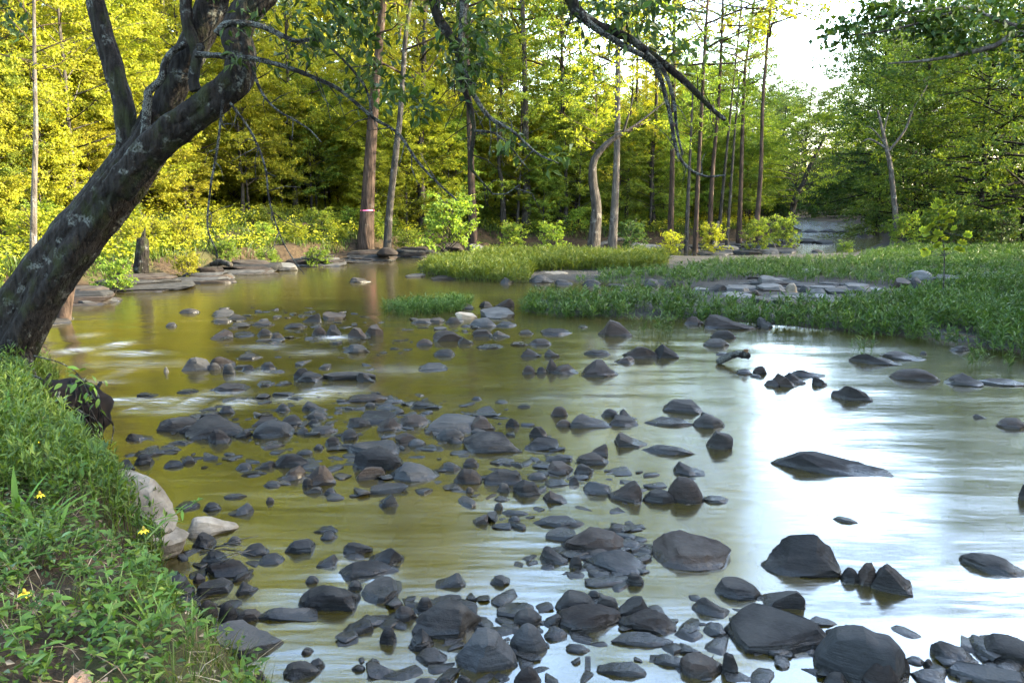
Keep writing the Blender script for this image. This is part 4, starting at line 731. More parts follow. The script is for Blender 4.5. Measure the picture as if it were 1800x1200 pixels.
def rock_mat(name, a, b, dry=.75, wet=True, lich=(.030, .029, .026), top_tone=(.028, .026, .022)):
    k = NT(name)
    tc = k.n('TexCoord').outputs['Object']; oi = k.n('ObjectInfo'); geo = k.n('NewGeometry')
    off = k.n('VectorMath', operation='ADD'); k.l(tc, off.inputs[0])
    cmb = k.n('CombineXYZ'); k.l(k.math('MULTIPLY', oi.outputs['Random'], 40), cmb.inputs[0]); k.l(cmb.outputs[0], off.inputs[1])
    tc = off.outputs[0]
    n1 = k.noise(5, tc, 6, .6); n2 = k.noise(38, tc, 4, .65); lay = k.noise(9, k.scaled(tc, (.35, .35, 4.5), (.25, .2, 0)), 5)
    c = k.mix(k.ramp(n1, .3, .7), a, b)
    c = k.mix(k.math('MULTIPLY', k.ramp(lay, .5, .75), .5), c, tuple(x * .55 for x in a))
    c = k.mix(k.math('MULTIPLY', k.ramp(n2, .6, .72), .45), c, lich)
    up = k.n('SeparateXYZ'); k.l(geo.outputs['Normal'], up.inputs[0])     # paler colour mixed in patches onto the flat tops
    c = k.mix(k.math('MULTIPLY', k.math('MULTIPLY', k.ramp(up.outputs[2], .62, .95), k.ramp(n1, .38, .62)), .55), c, top_tone)
    hs = k.n('HueSaturation'); k.l(c, hs.inputs['Color'])
    k.l(k.math('MULTIPLY_ADD', oi.outputs['Random'], 1.0, .55), hs.inputs['Value']); c = hs.outputs[0]
    p = k.n('BsdfPrincipled'); p.inputs['Specular IOR Level'].default_value = .15
    rough = k.math('MULTIPLY_ADD', n2, .3, dry - .15)
    if wet:
        z = k.n('SeparateXYZ'); k.l(geo.outputs['Position'], z.inputs[0])
        w = k.ramp(k.math('ADD', z.outputs[2], k.math('MULTIPLY', k.math('SUBTRACT', n1, .5), .09)), .045, .02)
        c = k.mix(w, c, k.mix(.6, c, (.012, .012, .011)))
        rr = k.n('Mix', data_type='FLOAT'); k.l(w, rr.inputs[0]); k.l(rough, rr.inputs[2]); rr.inputs[3].default_value = .15
        rough = rr.outputs[0]
    k.l(c, p.inputs['Base Color']); k.l(rough, p.inputs['Roughness'])
    b_ = k.n('Bump', Strength=.75, Distance=.025)
    k.l(k.math('ADD', k.math('MULTIPLY', n2, .35), k.math('ADD', k.math('MULTIPLY', lay, .6), n1)), b_.inputs['Height'])
    k.l(b_.outputs[0], p.inputs['Normal']); k.l(p.outputs[0], k.out.inputs[0])
    return k.m

def plain_mat(name, a, b, scale=20, rough=.8):
    k = NT(name)
    c = k.mix(k.ramp(k.noise(scale, k.n('TexCoord').outputs['Object']), .35, .65), a, b)
    p = k.n('BsdfPrincipled', Roughness=rough); p.inputs['Specular IOR Level'].default_value = .12; k.l(c, p.inputs['Base Color']); k.l(p.outputs[0], k.out.inputs[0])
    return k.m

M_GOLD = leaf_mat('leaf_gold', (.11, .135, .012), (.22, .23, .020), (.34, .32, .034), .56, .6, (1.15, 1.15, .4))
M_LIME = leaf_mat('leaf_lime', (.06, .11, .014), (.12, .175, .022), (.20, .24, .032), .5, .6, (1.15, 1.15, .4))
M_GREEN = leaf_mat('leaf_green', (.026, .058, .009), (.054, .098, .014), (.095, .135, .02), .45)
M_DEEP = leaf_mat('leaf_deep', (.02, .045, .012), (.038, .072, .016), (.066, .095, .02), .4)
M_BLADE = leaf_mat('leaf_blade', (.045, .095, .012), (.07, .135, .017), (.11, .17, .022), .45)
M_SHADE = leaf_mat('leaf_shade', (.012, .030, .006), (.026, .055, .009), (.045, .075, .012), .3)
M_NEEDLE = leaf_mat('needle_green', (.03, .06, .014), (.07, .10, .02), (.12, .14, .025), .4)
M_REED = leaf_mat('reed_green', (.018, .040, .007), (.034, .066, .011), (.07, .10, .018), .35, .4, (1.1, 1.15, .6))
M_REEDY = leaf_mat('reed_yellow', (.026, .048, .007), (.046, .075, .010), (.08, .10, .016), .4, .45)
M_WEED = leaf_mat('weed_green', (.026, .060, .010), (.052, .105, .015), (.11, .16, .026), .4, .4)
M_GRASS = leaf_mat('grass_green', (.03, .055, .009), (.06, .095, .014), (.13, .125, .04), .4)
M_BRIGHT = leaf_mat('leaf_bright', (.13, .19, .02), (.17, .23, .026), (.21, .25, .03), .5)
M_BARK = bark_mat('bark_mossy', (.004, .0035, .003), (.016, .014, .012), (.06, .063, .055), .62, 3.2, (.014, .017, .006))
M_TWIG = bark_mat('bark_twig', (.006, .0055, .005), (.02, .019, .017), (.075, .08, .07), .5, 6)
M_PINE = bark_mat('bark_pine', (.016, .011, .008), (.056, .039, .029), (.075, .068, .056), .68, 1.6)
M_PALE = bark_mat('bark_pale', (.03, .026, .022), (.085, .075, .062), (.12, .115, .10), .6, 1.6)
M_GREY = bark_mat('bark_grey', (.015, .013, .011), (.048, .043, .036), (.085, .08, .07), .62, 1.8)
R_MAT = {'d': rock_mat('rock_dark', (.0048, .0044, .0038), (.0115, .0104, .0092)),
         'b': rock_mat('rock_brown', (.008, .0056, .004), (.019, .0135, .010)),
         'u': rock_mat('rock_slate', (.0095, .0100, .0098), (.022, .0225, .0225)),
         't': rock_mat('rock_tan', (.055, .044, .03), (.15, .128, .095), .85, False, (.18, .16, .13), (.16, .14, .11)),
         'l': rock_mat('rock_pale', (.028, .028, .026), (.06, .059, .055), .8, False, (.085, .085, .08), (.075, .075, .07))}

# ------------------------------------------------------------------ ground, river
def axis(segs):
    out = []
    for a, b, st in segs: out.append(np.arange(a, b, st))
    return np.concatenate(out + [np.array([segs[-1][1]])])

gx = axis([(-300, -60, 12), (-60, -20, 1.2), (-20, -9, .4), (-9, 2, .1), (2, 14, .35), (14, 30, .8), (30, 60, 3), (60, 300, 15)])
gy = axis([(-300, -40, 15), (-40, -4, 1.5), (-4, 2, .3), (2, 10.5, .1), (10.5, 34, .25), (34, 70, .8), (70, 140, 3), (140, 300, 12)])
X, Y = np.meshgrid(gx, gy)
Pg = np.column_stack([X.ravel(), Y.ravel()])
Zg = height(Pg)
def grid_mesh(mb, nx, ny, V):
    i = (np.arange(ny - 1)[:, None] * nx + np.arange(nx - 1)[None]).ravel()
    mb.add(V, np.stack([i, i + 1, i + 1 + nx, i + nx], 1))

def ground_mat():
    k = NT('ground')
    pos = k.n('NewGeometry').outputs['Position']
    n1 = k.noise(.9, pos, 6); n2 = k.noise(9, pos, 6, .65); n3 = k.noise(45, pos, 4, .7)
    soil = k.mix(k.ramp(n2, .35, .65), (.012, .008, .0045), (.036, .025, .014))
    soil = k.mix(k.math('MULTIPLY', k.ramp(n3, .55, .7), .6), soil, (.07, .05, .03))
    soil = k.mix(k.math('MULTIPLY', k.ramp(n1, .52, .62), .5), soil, (.03, .036, .01))
    gv = k.n('Attribute', attribute_name='gravel').outputs['Fac']
    soil = k.mix(gv, soil, k.mix(k.ramp(n3, .35, .65), (.008, .008, .007), (.04, .039, .035)))
    z = k.n('SeparateXYZ'); k.l(pos, z.inputs[0])
    bed = k.mix(k.ramp(n2, .35, .65), (.016, .013, .005), (.045, .035, .012))
    c = k.mix(k.ramp(z.outputs[2], -.04, .03), bed, soil)
    p = k.n('BsdfPrincipled', Roughness=.95); p.inputs['Specular IOR Level'].default_value = .1; k.l(c, p.inputs['Base Color'])
    b = k.n('Bump', Strength=.7, Distance=.04); k.l(k.math('ADD', n2, k.math('MULTIPLY', n3, .5)), b.inputs['Height'])
    k.l(b.outputs[0], p.inputs['Normal']); k.l(p.outputs[0], k.out.inputs[0])
    return k.m
mb = MB(); grid_mesh(mb, len(gx), len(gy), np.column_stack([Pg, Zg]))
gm = mb.mesh('ground', ground_mat())
gm.attributes.new('gravel', 'FLOAT', 'POINT').data.foreach_set('value', ((inside(Pg, RIGHT_POLY) | inside(Pg, SPIT)) & (Pg[:, 0] < 22)).astype(np.float32))
tag(link('ground', gm), 'river bed and earth banks under the woods', kind='structure')

def water_mat():
    k = NT('water')
    pos = k.n('NewGeometry').outputs['Position']
    at = k.n('Attribute', attribute_name='foam').outputs['Fac']
    v1 = k.scaled(pos, (.55, 2.2, 1), (0, 0, .12)); v2 = k.scaled(pos, (1.7, 7.5, 1), (0, 0, .10)); v3 = k.scaled(pos, (.18, .5, 1), (0, 0, -.2))
    n1 = k.noise(1.2, v1, 3); n2 = k.noise(1.4, v2, 3); n3 = k.noise(1, v3, 2)
    n4 = k.noise(1.0, k.scaled(pos, (5, 16, 1), (0, 0, .1)), 3)
    n2 = k.math('ADD', n2, k.math('MULTIPLY', n4, .35))
    h = k.math('ADD', n1, k.math('MULTIPLY', n2, k.math('MULTIPLY_ADD', n3, .5, -.1)))
    bump = k.n('Bump', Strength=.18, Distance=.06); k.l(h, bump.inputs['Height'])
    fr = k.n('Fresnel', IOR=2.3); k.l(bump.outputs[0], fr.inputs['Normal'])
    gl = k.n('BsdfGlossy', Roughness=.15); k.l(bump.outputs[0], gl.inputs['Normal'])
    gl.inputs['Color'].default_value = (1, 1, 1, 1)
    body_c = k.mix(k.ramp(n3, .3, .7), (.046, .034, .002), (.032, .025, .002))
    df = k.n('BsdfDiffuse'); k.l(body_c, df.inputs['Color'])
    tr = k.n('BsdfTransparent'); tr.inputs['Color'].default_value = (.5, .44, .2, 1)
    body = k.n('MixShader'); body.inputs[0].default_value = .42
    k.l(tr.outputs[0], body.inputs[1]); k.l(df.outputs[0], body.inputs[2])
    mx = k.n('MixShader'); k.l(fr.outputs[0], mx.inputs[0]); k.l(body.outputs[0], mx.inputs[1]); k.l(gl.outputs[0], mx.inputs[2])
    fo = k.n('BsdfDiffuse'); fo.inputs['Color'].default_value = (.5, .52, .54, 1)
    streak = k.noise(1.0, k.scaled(pos, (2.4, 22, 1), (0, 0, .1)), 4)
    fa = k.math('MULTIPLY', at, k.math('MULTIPLY_ADD', k.ramp(streak, .42, .66), .85, .05))
    m2 = k.n('MixShader'); k.l(fa, m2.inputs[0]); k.l(mx.outputs[0], m2.inputs[1]); k.l(fo.outputs[0], m2.inputs[2])
    k.l(m2.outputs[0], k.out.inputs[0])
    return k.m
wx = axis([(-60, -12, 3), (-12, 10, .12), (10, 40, 1), (40, 120, 8)])
wy = axis([(-60, 1, 4), (1, 16, .1), (16, 30, .4), (30, 180, 3)])
X, Y = np.meshgrid(wx, wy)
Pw = np.column_stack([X.ravel(), Y.ravel()])
foam = np.zeros(len(Pw)); wz = np.zeros(len(Pw))
for fx, fy, lx, ly, a in FOAM:
    e = np.exp(-((Pw[:, 0] - fx) / (lx * .72)) ** 2 - ((Pw[:, 1] - fy) / ly) ** 2)
    foam = np.maximum(foam, .72 * a * e); wz += .035 * a * e
wz += .006 * noise3(np.column_stack([Pw[:, 0] * .7, Pw[:, 1] * 2.4, 0 * Pw[:, 0]]), 1.0, 2) * (Pw[:, 1] < 16)
mb = MB(); grid_mesh(mb, len(wx), len(wy), np.column_stack([Pw, wz]))
me = mb.mesh('river_water', water_mat())
me.attributes.new('foam', 'FLOAT', 'POINT').data.foreach_set('value', foam.astype(np.float32))
tag(link('river_water', me), 'smooth shallow river water reflecting the woods and sky', kind='structure')

# ------------------------------------------------------------------ rocks
def cube_sphere(n):
    g_ = np.tan(np.linspace(-1, 1, n + 1) * np.pi / 4)
    V, Q, off = [], [], 0
    for ax in range(3):
        for sg in (-1, 1):
            a, b = np.meshgrid(g_, g_, indexing='ij')
            p = np.zeros((n + 1, n + 1, 3)); p[..., ax] = sg
            p[..., (ax + 1) % 3] = a * sg; p[..., (ax + 2) % 3] = b
            V.append(p.reshape(-1, 3))
            i = (np.arange(n)[:, None] * (n + 1) + np.arange(n)[None]).ravel() + off
            Q.append(np.stack([i, i + n + 1, i + n + 2, i + 1], 1)); off += (n + 1) ** 2
    V = nrm(np.concatenate(V)); Q = np.concatenate(Q)
    key = np.round(V, 5); _, idx, inv = np.unique(key, axis=0, return_index=True, return_inverse=True)
    return V[idx], inv.reshape(-1)[Q]
CS = {n: cube_sphere(n) for n in (3, 6, 9, 14, 20)}
PROF = {'b': (.62, .88, 1, .97, .9, .72, .5), 'B': (.5, .72, .85, .95, 1, .85, .4), 'l': (.75, 1, .88, .62, .42, .26, .12), 'r': (.12, .28, .45, .68, .92, 1, .75),
        'p': (.3, .62, .93, 1, .86, .6, .3), 'd': (.4, .78, .97, 1, .96, .78, .4), 'D': (.6, .9, 1, 1, .97, .9, .65), 'f': (.85, .97, 1, 1, .98, .95, .8),
        'F': (.8, .95, 1, 1, .97, .9, .7), 's': (.3, .7, .95, .8, .9, .6, .3), 'T': (.9, 1, .97, .9, .8, .62, .35)}
PROF['L'] = PROF['F']
BOXY = {'L': .34, 'b': .45, 'B': .5, 'l': .45, 'r': .45, 'p': .5, 'd': .75, 'D': .6, 'f': .38, 'F': .34, 's': .6, 'T': .42}

def rock_mesh(W, D, h, ty, tone, seed, n=9):
    rng = np.random.default_rng(seed)
    V, Q = CS[n]
    p = np.sign(V) * np.abs(V) ** BOXY[ty]
    flat = ty in 'fFs'
    sharp = ty not in 'dD'
    if sharp:       # a worn, slightly tilted top face
        nv = nrm(np.array([rng.normal(0, .16), rng.normal(-.06, .14), 1.0])); p = p - np.maximum(p @ nv - rng.uniform(.45, .72), 0)[:, None] * nv * .9
    # break faces off: sides first, then tilted shoulders
    for k in range(13 if sharp else 6):
        a = rng.uniform(0, 6.28); el = rng.normal(0, .18) if (flat or k < 6) else rng.uniform(.35, 1.0)
        nv = np.array([math.cos(a) * math.cos(el), math.sin(a) * math.cos(el), math.sin(el)])
        c = rng.uniform(.62, .92) if sharp else rng.uniform(.85, 1.0)
        d = p @ nv - c
        p = p - np.maximum(d, 0)[:, None] * nv * .96
    lo, hi = p.min(0), p.max(0)
    p = (p - (lo + hi) / 2) / ((hi - lo) / 2)
    pr = np.array(PROF[ty]); a_ = min(max(h / W - .45, 0), .55); pr = pr * (1 - a_) + a_; pr = np.clip(pr + rng.normal(0, .05, len(pr)), .08, 1.1)
    f = np.interp(p[:, 0], np.linspace(-1, 1, len(pr)), pr)
    tilt = rng.uniform(-.18, .3) if not flat else rng.uniform(0, .25)
    z = p[:, 2]
    up = np.maximum(z, 0) * f * (1 + tilt * p[:, 1]) / (1 + abs(tilt) * .5)
    under = max(.10, .35 * h)
    sx = 1 - .12 * np.maximum(z, 0) * rng.uniform(.3, 1.2); sy = 1 - .25 * np.maximum(z, 0) * rng.uniform(.2, 1)
    if not sharp: sx = sx * 1; sy = sy * 1
    q = np.column_stack([p[:, 0] * W / 2 * sx, p[:, 1] * D / 2 * sy, up * h + np.minimum(z, 0) * under])
    S = (W * D * max(h, .1 * W)) ** (1 / 3)
    nr = nrm(q / np.array([W, D, h + under]))
    a1, a2 = (.04, .024) if sharp else (.035, .008)
    dsp = noise3(q / S, 1.5, 2, seed * 1.7) * a1 + noise3(q / S, 5, 2, seed) * a2
    if flat: nr = nr * np.array([1, 1, .45])
    q = q + nr * (dsp * S)[:, None]
    # layered steps of slate on the flanks
    if sharp and S > .12:
        st = np.sin((q[:, 2] + .15 * q[:, 0]) / max(h, .03) * 9 + seed) * .012 * S
        q[:, :2] += nr[:, :2] * st[:, None]
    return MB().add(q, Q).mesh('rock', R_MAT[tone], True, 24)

def put_rock(name, row, i, group, cat):
    x, y, z, W, D, h, code, label = row
    if code[0] != 'T': h *= .88
    n = 20 if W * 800 / y > 60 else 14 if W * 800 / y > 26 else 9 if W * 800 / y > 12 else 6
    rng = random.Random(i * 13 + 1)
    o = link(name, rock_mesh(W, D, h, code[0], code[1], i + 11, n), loc=(x, y, z))
    o.rotation_euler = (0, 0, rng.uniform(-.12, .12) - math.atan2(x, y) * .8)
    if code[0] == 'T': o.rotation_euler = (.25, .12, -.75)
    return tag(o, label, cat, group)
for i, r in enumerate(ROCKS): put_rock('river_rock', r, i, 'rocks lying in the river', 'rock')
def put_ledge(row, i):
    x, y, z, W, D, h, code, label = row
    rn = random.Random(i); r = root('rock_ledge', (x, y, z), label, 'rock ledge', 'slate ledges along the far bank')
    r.rotation_euler = (0, 0, -math.atan2(x, y) * .5)
    D = max(D, W * .35)
    for k in range(5):
        w = W * (1.3 - .13 * k) * rn.uniform(.85, 1.05); t = .08 + .05 * rn.random()
        o = link('rock_layer', rock_mesh(w, D * (1.1 - .12 * k), t, 'F', 'u' if k % 2 else 'b', i * 7 + k, 14), r, (rn.uniform(-.07, .07) * W, .06 * k * D, .07 * k - .04))
        o.rotation_euler = (rn.uniform(-.02, .02), rn.uniform(-.02, .02), rn.uniform(-.1, .1))
for i, r in enumerate(SLABS):
    if r[6][0] == 'L':
        put_ledge(r, i); continue
    put_rock('rock_slab', r, 1000 + i, 'slabs on the banks and gravel bars', 'rock slab')

rb_ = np.random.default_rng(31)
for i, (x, y) in enumerate(in_poly_points(rb_, GRAVEL_BAR, 84)):
    W = rb_.uniform(.25, .75)
    o = put_rock('rock_slab', (x, y, max(zat(x, y), 0) - .02, W, W * rb_.uniform(.5, .9), W * rb_.uniform(.1, .2), 'f' + rb_.choice(list('luub')), 'flat slate piece paving the gravel bar, one of many alike'), 2000 + i, 'slate pieces paving the gravel bar', 'rock slab')

# loose cobbles among the bars: too many to count
def cobbles():
    rng = np.random.default_rng(8); mb = MB(); V, Q = CS[3]
    n_each = (260, 640, 80, 200, 190, 110)
    for poly, n in zip(BARS, n_each):
        P = in_poly_points(rng, poly, n)
        for x, y in P:
            s = .018 + .045 * rng.random() ** 2 * (1 + y / 14)
            v = np.sign(V) * np.abs(V) ** .5
            for _ in range(6):
                nv = nrm(rng.normal(size=3)); v = v - np.maximum(v @ nv - .62, 0)[:, None] * nv
            a = rng.uniform(0, 6.28)
            v = v * np.array([s * rng.uniform(1, 1.9), s * rng.uniform(.8, 1.2), s * rng.uniform(.25, .6)])
            v = np.column_stack([v[:, 0] * math.cos(a) - v[:, 1] * math.sin(a), v[:, 0] * math.sin(a) + v[:, 1] * math.cos(a), v[:, 2]])
            mb.add(v + np.array([x, y, rng.uniform(-.03, .004)]), Q)
    for x, y in np.column_stack([rng.uniform(-3.5, 7, 1500), rng.uniform(3.2, 13, 1500)]):      # drowned stones of the bed
        if inside(np.array([[x, y]]), LEFT_POLY)[0]: continue
        s = .04 + .12 * rng.random() ** 2
        v = (np.sign(V) * np.abs(V) ** .6) * np.array([s * 1.5, s, s * .5])
        mb.add(v + np.array([x, y, -.09 - s * .5]), Q)
    P = in_poly_points(rng, SPIT, 130)
    for x, y in P:
        s = .08 + .2 * rng.random() ** 2
        v = (np.sign(V) * np.abs(V) ** .6) * np.array([s * 1.6, s * 1.2, s * .35])
        mb.add(v + np.array([x, y, rng.uniform(-.02, .08)]), Q)
    tag(link('cobbles', mb.mesh('cobbles', R_MAT['d'], True, 40)), 'small loose stones filling the gaps of the bars', kind='stuff')
cobbles()

# ------------------------------------------------------------------ trees
def tree_wood_and_twigs(rng, H, r0, crown0, nb, blen, rise, ntw, twl, lean=(0, 0), top_taper=.6, droop=.0, wander=.25):
    """trunk, limbs; returns MB trunk, MB limbs, twig starts, dirs, lengths"""
    tm, lm = MB(), MB()
    zz = np.linspace(0, 1, 9)
    w = np.column_stack([np.cumsum(rng.normal(0, wander * H / 60, 9)), np.cumsum(rng.normal(0, wander * H / 60, 9))]); w[0] = 0
    tp = np.column_stack([w[:, 0] + lean[0] * zz, w[:, 1] + lean[1] * zz, zz * H - .0])
    tp[0, 2] = -.25
    tc = catmull(tp, 3)
    tube(tm, tc, r0, r0 * .18, 8, .06, .05, rng.uniform(0, 6), flare=.5)
    S, Dv, L = [], [], []
    for b in range(nb):
        f = crown0 + (1 - crown0) * (b + rng.random()) / nb
        i = f * (len(tc) - 1); base = tc[int(i)] + (tc[min(int(i) + 1, len(tc) - 1)] - tc[int(i)]) * (i % 1)
        az = b * 2.4 + rng.normal(0, .4)
        u = (f - crown0) / (1 - crown0)
        ln = blen * (1.0 - top_taper * u ** 1.5) * (.55 + .45 * min(1, u * 4 + .5)) * rng.uniform(.7, 1.25)
        rs = rise + .6 * u + rng.normal(0, .15)
        d0 = np.array([math.cos(az), math.sin(az), rs])
        s = np.linspace(0, 1, 5)[:, None]
        bp = base + nrm(d0) * s * ln + np.array([0, 0, -droop * ln]) * s ** 2 + np.cumsum(rng.normal(0, .05 * ln, (5, 3)), 0) * s
        tube(lm, bp, max(r0 * .34 * (1 - .6 * u), .012), .006, 5)
        for k in range(ntw):
            q = rng.uniform(.3, 1.0); j = q * 4
            p0 = bp[int(j)] + (bp[min(int(j) + 1, 4)] - bp[int(j)]) * (j % 1)
            a2 = az + rng.normal(0, .9)
            d = nrm(np.array([math.cos(a2), math.sin(a2), rng.normal(.05 - droop * .3, .3)]))
            l = twl * rng.uniform(.6, 1.3)
            S.append(p0); Dv.append(d); L.append(l)
            lm.add([p0, p0 + np.array([0, 0, .012]), p0 + d * l], t=[(0, 1, 2)])
    return tm, lm, np.array(S), np.array(Dv), np.array(L)

def leaf_cloud(rng, S, Dv, L, per, size, jit=.10, flat=.45, w=.55):
    mb = MB()
    i = np.repeat(np.arange(len(S)), per); t = rng.uniform(.1, 1.05, len(i))
    c = S[i] + Dv[i] * (L[i] * t)[:, None] + rng.normal(0, 1, (len(i), 3)) * np.array([1, 1, .6]) * (jit * L[i])[:, None]
    d = Dv[i] * .6 + rng.normal(0, .6, (len(i), 3)); d[:, 2] -= .25
    nv = np.array([0, 0, 1.0]) + rng.normal(0, flat, (len(i), 3))
    leaves_into(mb, c, d, nv, size * rng.uniform(.6, 1.25, len(i)), w)
    return mb

PROTO = {}
def proto(kind, label, cat, bark, leafm, seed, H, r0, crown0, nb, blen, rise, ntw, twl, per, size, crown_name='crown', **kw):
    rng = np.random.default_rng(seed)
    cl = {k: kw.pop(k) for k in ('jit', 'flat', 'w') if k in kw}
    tm, lm, S, Dv, L = tree_wood_and_twigs(rng, H, r0, crown0, nb, blen, rise, ntw, twl, **kw)
    PROTO[kind] = (tm.mesh('trunk', bark), lm.mesh('limbs', bark), leaf_cloud(rng, S, Dv, L, per, size, **cl).mesh(crown_name, leafm, False))

def plant_tree(name, kind, loc, rz, sc, label, cat, group, trunk_mesh=None, crown_loc=None, leafm=None):
    r = root(name, loc, label, cat, group)
    r.rotation_euler = (0, 0, rz); r.scale = (sc, sc, sc)
    t, l, c = PROTO[kind]
    link('trunk', t, r); link('limbs', l, r)
    cr = link('crown', c, r)
    if leafm is not None:
        cr.material_slots[0].link = 'OBJECT'; cr.material_slots[0].material = leafm
    return r

for i in range(3):
    proto(f'under{i}', '', '', M_GREY, M_GOLD, 20 + i, 7.5 + i, .075, .16, 40, 2.7, .25, 8, .75, 52, .105, top_taper=.55)
for i in range(2):
    proto(f'airy{i}', '', '', M_GREY, M_GOLD, 40 + i, 10.5 + 2 * i, .10, .22, 44, 3.0, .35, 8, .85, 48, .105, top_taper=.5)
for i in range(2):
    proto(f'round{i}', '', '', M_BARK, M_DEEP, 60 + i, 12.5, .2, .05, 84, 5.4, .10, 10, 1.2, 30, .17, top_taper=.5, droop=.16)
proto('river', '', '', M_GREY, M_LIME, 80, 7.5, .14, .2, 44, 3.9, .15, 8, .9, 28, .13, lean=(1.2, -.8), droop=.08)
for i in range(2):
    proto(f'tallcrown{i}', '', '', M_PINE, M_GOLD, 90 + i, 9, .10, .05, 30, 3.0, .35, 7, .9, 22, .15, top_taper=.6)
def needle_crown(seed):
    rng = np.random.default_rng(seed)
    tm, lm, S, Dv, L = tree_wood_and_twigs(rng, 9, .11, .12, 30, 2.7, .2, 6, .5, top_taper=.6)
    mb = MB(); T = S + Dv * L[:, None]
    i = np.repeat(np.arange(len(T)), 26)
    d = Dv[i] * .7 + rng.normal(0, .7, (len(i), 3)) + np.array([0, 0, .25])
    leaves_into(mb, T[i] - Dv[i] * (L[i] * rng.uniform(0, .6, len(i)))[:, None], d, rng.normal(0, 1, (len(i), 3)), .24, .06, 0)
    return tm.mesh('trunk', M_PINE), lm.mesh('limbs', M_PINE), mb.mesh('crown', M_NEEDLE, False)
for i in range(2):
    proto(f'canopy{i}', '', '', M_PINE, M_GOLD, 130 + i, 19, .17, .5, 46, 4.6, .3, 9, 1.2, 34, .15, top_taper=.5)
for i in range(3):
    proto(f'fine{i}', '', '', M_GREY, M_GOLD, 150 + i, 4.6, .045, .14, 40, 1.7, .3, 8, .55, 52, .085, top_taper=.5)
for i in range(2):
    proto(f'high{i}', '', '', M_GREY, M_GOLD, 160 + i, 22, .16, .34, 60, 4.8, .3, 10, 1.25, 40, .17, top_taper=.4)
PROTO['needles0'] = needle_crown(7); PROTO['needles1'] = needle_crown(8)
for i in range(3):
    proto(f'bush{i}', '', '', M_GREY, M_LIME, 110 + i, 1.25, .02, .02, 26, .75, .75, 5, .32, 16, .10, top_taper=.4)

rng = random.Random(3)
LANDMARKS = [(15, 'the furrowed left-edge trunk'), (180, 'the crooked trunk'), (325, 'the pale white-barked trunk'), (430, 'the dark stout trunk'), (540, 'the stout sunlit trunk'), (650, 'the pink-ribboned trunk'), (740, 'the mottled grey trunk'), (833, 'the reddish-brown trunk'),
             (925, 'the blackish trunk'), (1041, 'the bent pale tree'), (1180, 'the dark straight trunk'), (1300, 'the trunk by the sky gap'), (1395, 'the leaning grey trunk')]
def name_by_landmark(items, what, plural, most=3, marks=None):
    """label each (object, x, y) by the trunk it stands beside or behind"""
    cells = {}
    for o, x, y in items:
        px = 900 + 1400 * x / y
        lp, ph = min(marks or LANDMARKS, key=lambda l: abs(l[0] - px))
        rel = 'behind' if abs(px - lp) < 14 else ('left of' if px < lp else 'right of')
        cells.setdefault((rel, ph), []).append((y, o))
    for (rel, ph), l in cells.items():
        l.sort(key=lambda q: q[0])
        for i, (y, o) in enumerate(l):
            if len(l) <= most: o['label'] = ('' if len(l) == 1 else ['front', 'second', 'third', 'fourth', 'fifth'][i] + ' ') + what + ' ' + rel + ' ' + ph
            else: o['label'] = what + ' ' + rel + ' ' + ph + ', one of several'; o['group'] = plural + ' ' + rel + ' ' + ph
# trunks that can be told apart on the far bank
for idx, (pts, r0, kind, label) in enumerate(TRUNKS):
    pts = np.array(pts); x, y = pts[0][:2]
    z0 = zat(x, y)
    base = np.array([x, y, z0])
    loc = pts - base; loc[0, 2] = -.25
    last, prev = loc[-1], loc[-2]
    g_dir = (last - prev) / max(np.linalg.norm(last - prev), .1); g_dir[2] = max(g_dir[2], .8)
    if x > 2 and kind != 'bent': r0 *= .78
    bark = {'pine': M_PINE, 'bent': M_GREY, 'tall': M_GREY, 'small': M_GREY, 'river': M_GREY}[kind]
    if kind != 'bent' and ('pale' in label or 'white-barked' in label): bark = M_PALE
    top_h = {'pine': 21, 'tall': 19, 'small': 7, 'bent': 3.0, 'river': 5.5}[kind]
    need = top_h - last[2]
    if need > .5: loc = np.vstack([loc, last + g_dir * need])
    c = catmull(loc, 5)
    tm = MB(); tube(tm, c, r0 * 1.12, r0 * .45, 10, .05, .05, idx, flare=.5)
    if kind == 'bent':      # the white fork
        a = loc[-2] if need > .5 else loc[-1]
        for e in ((.7, .3, .35), (1.1, .2, .8), (.2, -.2, .8)):
            tube(tm, catmull([a, a + np.array(e) * .5 + np.array([0, 0, -.05]), a + np.array(e) * 1.5], 4), r0 * .38, .015, 6, .08)
    t = root('tree', tuple(base), label, 'tree', 'trees of the far bank that stand apart')
    link('trunk', tm.mesh('trunk', bark), t)
    top = c[int(len(c) * (.55 if kind in ('small', 'river', 'bent') else .40 if kind == 'pine' and x > 3 else .52))]
    pk = {'pine': 'needles%d' % (idx % 2), 'tall': 'tallcrown%d' % (idx % 2), 'small': 'tallcrown%d' % (idx % 2), 'bent': 'tallcrown0', 'river': 'river'}[kind]
    sc = {'pine': 1.35, 'tall': 1.35, 'small': .55, 'bent': .6, 'river': .75}[kind]
    zz = {'river': 1.2}.get(kind, top[2])
    for nm, me in (('limbs', PROTO[pk][1]), ('crown', PROTO[pk][2])):
        o = link(nm, me, t, tuple((top[0], top[1], zz)) if kind != 'river' else (0, 0, .6)); o.rotation_euler = (0, 0, idx * 1.3); o.scale = (sc,) * 3
        if nm == 'crown' and kind in ('small', 'tall') and x > 1: o.material_slots[0].link = 'OBJECT'; o.material_slots[0].material = M_LIME
    if 'pink ribbon' in label:
        rb = MB(); p = np.array([np.interp(1.45, c[:, 2], c[:, q]) for q in range(3)])
        tube(rb, [p - np.array([0, 0, .02]), p, p + np.array([0, 0, .02])], r0 * 1.18, r0 * 1.18, 12)
        link('ribbon', rb.mesh('ribbon', plain_mat('pink_ribbon', (.75, .12, .25), (.8, .2, .3))), t)

